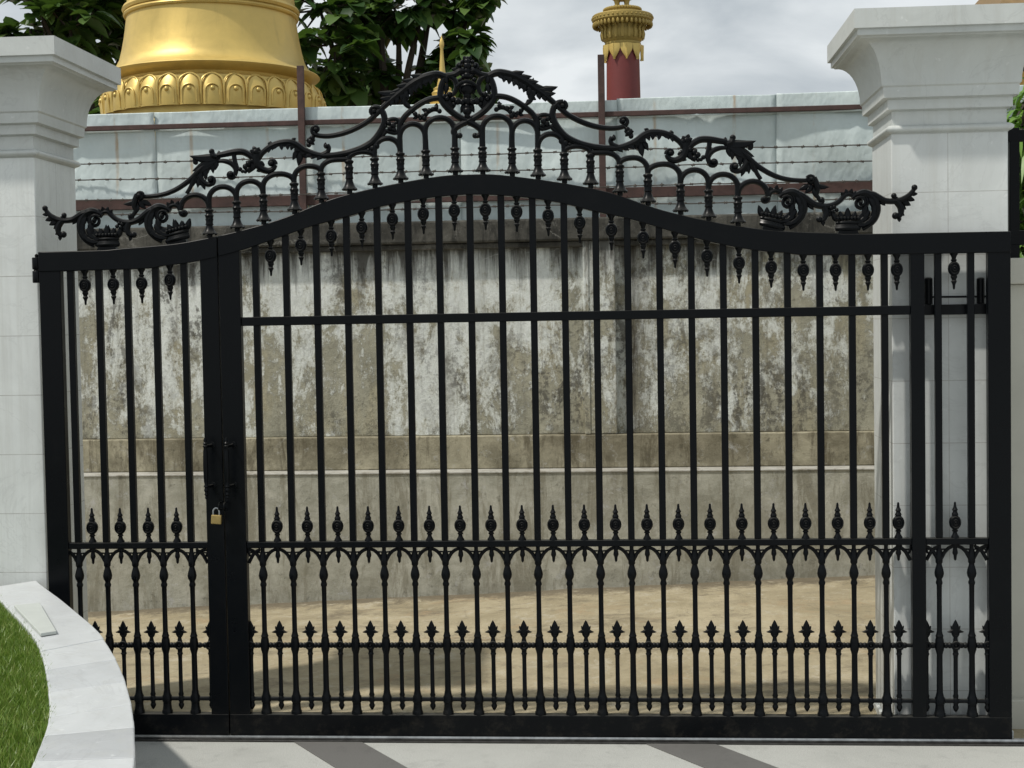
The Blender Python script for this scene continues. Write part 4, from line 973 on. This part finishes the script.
# small golden spire
sp2 = thing('golden_spire', 'slender golden finial on tiers rising behind the crest, before the tree', 'spire', (onY(442.5, 90, 6.2).x, 6.2, -.3))
X = onY(442.5, 90, 6.2).x; k2 = .0079; z_ = lambda y: onY(442.5, y, 6.2).z
pr = [(20*k2, -.3), (20*k2, z_(112)), (15*k2, z_(110)), (15*k2, z_(105)), (12.6*k2, z_(104)), (14*k2, z_(101)), (13.2*k2, z_(97)), (10.4*k2, z_(96)), (11*k2, z_(93)), (8.8*k2, z_(91)), (9.2*k2, z_(88.6)), (6.6*k2, z_(87)), (5.4*k2, z_(84)), (4.2*k2, z_(79)), (3.0*k2, z_(70)), (2.0*k2, z_(58)), (1.4*k2, z_(49)), (2.2*k2, z_(46.6)), (2.5*k2, z_(43.6)), (1.7*k2, z_(40)), (.8*k2, z_(38)), (.3*k2, z_(35.5))]
part('tiered_base', MB().lathe(pr[:12], (X, 6.2, 0), 20), 'gold', sp2); part('shaft', MB().lathe([(5.6*k2, z_(87.4))] + pr[12:], (X, 6.2, 0), 16), 'gold', sp2)

# red column with gilded capital
CY = 5.2; X = onY(623, 60, CY).x; zc_ = lambda y: onY(623.5, y, CY).z; k3 = .0073
rc = thing('red_column', 'dark red round column with gilded lotus capital behind the fence', 'column', (X, CY, -.3))
part('shaft', MB().lathe([(17.6*k3, -.3), (17.4*k3, 1.5), (16.8*k3, zc_(98)), (16.2*k3, zc_(56)), (16*k3, zc_(46))], (X, CY, 0), 40), 'red', rc)
zz = zc_
part('capital', MB().lathe([(16.4*k3, zz(47)), (17.6*k3, zz(46)), (18*k3, zz(44.4)), (17.4*k3, zz(43)), (18.6*k3, zz(41.6)), (20.4*k3, zz(37)), (20.2*k3, zz(33)), (19.0*k3, zz(29)), (19.6*k3, zz(27)), (24*k3, zz(24.6)), (28.6*k3, zz(23)), (30*k3, zz(21.4)), (30*k3, zz(16.6)), (29*k3, zz(15.6)), (19*k3, zz(15)), (17.8*k3, zz(14.6)), (17.8*k3, zz(9.6)), (15*k3, zz(8.6)), (3*k3, zz(8.4))], (X, CY, 0), 40), 'old_gold', rc)
lf = MB()
for j in range(9):                                        # pendant lotus leaves on the neck
    a_ = 2*math.pi*(j+.3)/9; s_ = MB(); w_ = 17*k3*math.pi/9*1.05; L_ = zz(46)-zz(61.5)
    vs = []
    for q in range(7):
        t_ = q/6; ww = w_*(1-.1*t_ if t_ < .34 else max(.02, .966*(1-((t_-.34)/.66)**1.25)))
        for e, yy in ((-1, 0), (-.5, -.012), (0, -.022), (.5, -.012), (1, 0)): vs.append((e*ww, -16.9*k3 + yy - .004, zz(46)-L_*t_))
    s_.add(vs, [(q*5+i, q*5+i+1, (q+1)*5+i+1, (q+1)*5+i) for q in range(6) for i in range(4)])
    s_.tube([(0, -17*k3-.022, zz(46)), (0, -17*k3-.02, zz(46)-L_*.6), (0, -17*k3-.004, zz(46)-L_)], .007, 5)
    ca, sa = math.cos(a_), math.sin(a_); s_.v = [(X + x*ca - y*sa, CY + x*sa + y*ca, z) for x, y, z in s_.v]; lf.v, lf.f = lf.v, lf.f; b = len(lf.v); lf.v += s_.v; lf.f += [tuple(b+i for i in q) for q in s_.f]
o = part('neck_leaves', lf, 'gold', rc)
fl = MB()
for j in range(20):                                        # flutes under the dish and drops along its rim
    a_ = 2*math.pi*j/20; c_, s_ = math.cos(a_), math.sin(a_)
    fl.tube([(X+c_*20.2*k3, CY+s_*20.2*k3, zz(40)), (X+c_*20.6*k3, CY+s_*20.6*k3, zz(35)), (X+c_*20*k3, CY+s_*20*k3, zz(30)), (X+c_*23*k3, CY+s_*23*k3, zz(26))], [.010, .014, .012, .006], 6)
    for q in (0, .5):
        b2 = 2*math.pi*(j+q)/20; fl.ball((X+math.cos(b2)*28.4*k3, CY+math.sin(b2)*28.4*k3, zz(25.4)), .012, 6, 1, 1.8); fl.ball((X+math.cos(b2)*29.6*k3, CY+math.sin(b2)*29.6*k3, zz(19)), .010, 6); fl.ball((X+math.cos(b2)*17.4*k3, CY+math.sin(b2)*17.4*k3, zz(10.2)), .014, 6)
part('capital_flutes', fl, 'old_gold', rc)
an = thing('gilded_figure', 'gilded ornament on two short legs standing on the red column', 'figure', (X, CY, zz(9)))
fg = MB()
for sx_ in (-5, 4.4): fg.lathe([(3.2*k3, zz(9)), (3.0*k3, zz(7)), (2.4*k3, zz(4)), (3.4*k3, zz(0)), (4.6*k3, zz(-4))], (X+sx_*k3, CY-.01, 0), 10)
fg.lathe([(2*k3, zz(1)), (9*k3, zz(0)), (11.4*k3, zz(-2)), (10*k3, zz(-8)), (11*k3, zz(-16)), (7*k3, zz(-24)), (5*k3, zz(-28)), (5.6*k3, zz(-33)), (3*k3, zz(-38)), (.5*k3, zz(-46))], (X, CY, 0), 20)
o = part('ornament_body', fg, 'old_gold', an)

# ochre building far right
bp_ = onY(1000, 3.5, 12)
ob = thing('ochre_building', 'ochre walled building with tiled roof glimpsed above the right pillar', 'building', (bp_.x+4, 14, -.3))
part('wall', MB().box(bp_.x+.45, bp_.x+9, 12.5, 18, -.3, bp_.z-.25), 'ochre', ob, False)
part('roof', MB().add([(bp_.x, 12, bp_.z-.3), (bp_.x+9.4, 12, bp_.z-.3), (bp_.x+9.4, 18.4, bp_.z-.3), (bp_.x, 18.4, bp_.z-.3), (bp_.x, 12, bp_.z), (bp_.x+9.4, 12, bp_.z), (bp_.x+9.4, 18.4, bp_.z), (bp_.x, 18.4, bp_.z), (bp_.x+1.5, 15.2, bp_.z+1.8), (bp_.x+8, 15.2, bp_.z+1.8)],
     [(3, 2, 1, 0), (0, 1, 5, 4), (1, 2, 6, 5), (2, 3, 7, 6), (3, 0, 4, 7), (4, 5, 9, 8), (5, 6, 9), (6, 7, 8, 9), (7, 4, 8)]), 'terracotta', ob, False)
part('window', MB().box(bp_.x+2, bp_.x+3.2, 12.46, 12.52, 1.0, 2.4), 'track', ob, False)

# ================================================================== trees
def leaf_geo(vs, fs, p, d_, nrm, L, w, fold=.25, droop=.25):
    """one blade: folded along the midrib and arching down"""
    d_ = d_.normalized(); s_ = d_.cross(nrm).normalized(); nn = s_.cross(d_)
    b = len(vs)
    for t_, wf in ((0, .06), (.25, .8), (.55, 1.), (.82, .62), (1, .02)):
        c_ = p + d_*(L*t_) + Vector((0, 0, -1))*(droop*L*t_*t_)
        vs += [c_ - s_*(w*wf) + nn*(w*wf*fold), c_, c_ + s_*(w*wf) + nn*(w*wf*fold)]
    for i in range(4):
        q = b+i*3; fs += [(q, q+1, q+4, q+3), (q+1, q+2, q+5, q+4)]
def tree(name, lab, clumps, trunk_xy, base_z, Ltr, mat, leafL, leafW, dens, seed, group=None, droop=.35):
    rn = random.Random(seed); vs, fs = [], []
    root = thing(name, lab, 'tree', (trunk_xy[0], trunk_xy[1], base_z), group)
    lim = MB(); T0 = Vector((trunk_xy[0], trunk_xy[1], base_z)); fork = Vector((trunk_xy[0]+.1, trunk_xy[1], Ltr))
    lim.tube(catmull([T0, T0.lerp(fork, .5)+Vector((.06, 0, 0)), fork], 5), [.2, .15, .12], 10)
    for c_, r_ in clumps:
        c_ = Vector(c_); mid = fork.lerp(c_, .55)+Vector((rn.uniform(-.1, .1), rn.uniform(-.1, .1), .08))
        lim.tube(catmull([fork, mid, c_], 5), [.06, .04, .015], 6)
        nl = int(dens*r_*r_)
        for _ in range(max(6, nl//9)):                      # twigs: rosettes of leaves at their tips
            v = Vector((rn.gauss(0, 1), rn.gauss(0, 1), rn.gauss(0, 1))).normalized()
            tip = c_ + v*(r_*(rn.random()**.45))
            lim.tube([c_.lerp(tip, .25), tip], [.012, .005], 4, cap=False)
            for k_ in range(9):
                a_ = rn.uniform(0, 6.28); dv = (v*.55 + Vector((math.cos(a_), math.sin(a_), rn.uniform(-.7, .45)))).normalized()
                L_ = leafL*rn.uniform(.65, 1.15); up_ = Vector((rn.uniform(-.4, .4), rn.uniform(-.4, .4), 1))
                leaf_geo(vs, fs, tip - v*rn.uniform(0, .12) + Vector((rn.uniform(-.05, .05),)*3), dv, up_, L_, leafW*rn.uniform(.75, 1.15), rn.uniform(.1, .45), rn.uniform(.1, droop*1.6))
    l = root.location
    me = bpy.data.meshes.new('crown'); me.from_pydata([v-l for v in vs], [], fs); me.materials.append(M[mat])
    me.polygons.foreach_set('use_smooth', [True]*len(me.polygons))
    o = bpy.data.objects.new('crown', me); COL.objects.link(o); o.parent = root
    part('trunk', lim, 'bark', root)
    return root
def cl(px, py, r, Y, dy=0): p = onY(px, py, Y+dy); return ((p.x, p.y, p.z), r)
TY = 9.2; k = .0100
cc = [cl(320, 10, .40, TY, -.4), cl(335, 45, .42, TY, -.5), cl(350, 78, .36, TY, -.3), cl(310, 75, .26, TY, .1), cl(368, 30, .42, TY, .2), cl(380, 75, .26, TY, .2), cl(398, 12, .28, TY, 0), cl(355, 5, .4, TY, .3), cl(330, 95, .22, TY, .2),
      cl(425, 2, .18, TY, 0), cl(455, 12, .24, TY, .1), cl(470, 42, .22, TY, -.1), cl(452, 62, .28, TY, 0), cl(436, 70, .13, TY, .2), cl(472, 78, .24, TY, 0), cl(426, 98, .17, TY, .2), cl(445, 95, .26, TY, .3), cl(484, 96, .18, TY, .1), cl(388, 102, .18, TY, .4),
      cl(372, 55, .3, TY, .5), cl(375, -45, .5, TY, 0), cl(320, -50, .6, TY, .2), cl(435, -45, .4, TY, .1), cl(478, 2, .14, TY, 0)]
tree('broadleaf_tree', 'dark tree with large drooping leaves between golden stupa and red column', cc, (onY(380, 100, TY+.3).x, TY+.3), -.3, 2.9, 'leaf', .24, .085, 520, 21, 'broadleaved trees behind the fence')
cc = [cl(40, 12, .36, TY, -.4), cl(70, 30, .36, TY, -.3), cl(100, 50, .4, TY, .2), cl(90, 8, .4, TY, .2), cl(125, 20, .36, TY, .5), cl(30, 30, .24, TY, -.1), cl(8, 34, .16, TY, -.3), cl(60, 0, .34, TY, .2), cl(115, 85, .3, TY, .6), cl(90, 100, .26, TY, .4), cl(112, 105, .2, TY, -.6), cl(60, 55, .34, TY, .3),
      cl(150, -10, .5, TY, .9), cl(95, -40, .6, TY, 0), cl(40, -35, .4, TY, 0), cl(200, -30, .6, TY, 1.0), cl(260, 0, .4, TY, 1.0)]
tree('broadleaf_tree', 'green tree with pale new leaves behind the left pillar, left of the stupa', cc, (onY(85, 100, TY+.3).x, TY+.3), -.3, 2.9, 'leaf_mid', .25, .08, 560, 22, 'broadleaved trees behind the fence')
FYR = 1.7
cc = [cl(1030, 95, .22, FYR), cl(1020, 130, .15, FYR, -.2), cl(1022, 170, .16, FYR), cl(1030, 210, .2, FYR, .1), cl(1060, 120, .4, FYR), cl(1060, 200, .4, FYR), cl(1100, 150, .5, FYR), cl(1016, 235, .12, FYR), cl(1040, 250, .25, FYR)]
tree('weeping_tree', 'bright green tree with narrow hanging leaves behind the far right railing', cc, (onY(1080, 200, FYR).x, FYR+.1), -.3, 1.2, 'leaf_light', .13, .016, 2600, 23, None, .9)

# ================================================================== light, sky, camera
sunv = Vector((.55, .33, -1.0)).normalized()
L = bpy.data.lights.new('Sun', 'SUN'); L.energy = 3.3; L.angle = R(1.8); L.color = (1.0, .955, .88)
lo_ = bpy.data.objects.new('Sun', L); COL.objects.link(lo_); lo_.rotation_euler = sunv.to_track_quat('-Z', 'Y').to_euler()
W = bpy.data.worlds.new('World'); scene.world = W; W.use_nodes = True
nt = W.node_tree; nt.nodes.clear(); k = NB(nt)
out = nt.nodes.new('ShaderNodeOutputWorld'); bg = nt.nodes.new('ShaderNodeBackground'); nt.links.new(bg.outputs[0], out.inputs[0])
sky = nt.nodes.new('ShaderNodeTexSky'); sky.sky_type = 'NISHITA'; sky.sun_disc = False
sky.sun_elevation = math.asin(-sunv.z); sky.sun_rotation = math.atan2(-sunv.x, -sunv.y) % (2*math.pi); sky.dust_density = 2
gen = k.coord('Generated')
cn = k.noise(k.scale(gen, (1, 1, 2.6)), 2.4, 9, .55, .4); cn2 = k.noise(k.scale(gen, (1, 1, 2.0)), 7.5, 8, .52, .3)
cloud = k.mix(k.ramp(cn2, [(.34, 0.), (.68, 1.)]), (4.7, 5.2, 5.6), (7.9, 8.3, 8.5))
cov = k.ramp(cn, [(.28, .55), (.42, 1.)])
mixc = k.mix(cov, sky.outputs[0], cloud)
nt.links.new(mixc, bg.inputs[0]); bg.inputs[1].default_value = .1

cam = bpy.data.cameras.new('Camera'); co = bpy.data.objects.new('Camera', cam); COL.objects.link(co)
cam.sensor_width = 36; cam.sensor_fit = 'HORIZONTAL'; cam.lens = FL*36/1024; cam.clip_start = .05; cam.clip_end = 3000
co.matrix_world = Matrix((( _r2.x, _u2.x, -_fw.x, CAM.x), (_r2.y, _u2.y, -_fw.y, CAM.y), (_r2.z, _u2.z, -_fw.z, CAM.z), (0, 0, 0, 1)))
scene.camera = co
vsx = scene.view_settings; vsx.view_transform = 'Standard'; vsx.look = 'None'; vsx.exposure = .05; vsx.gamma = 1; vsx.use_curve_mapping = False
scene.cycles.max_bounces = 6
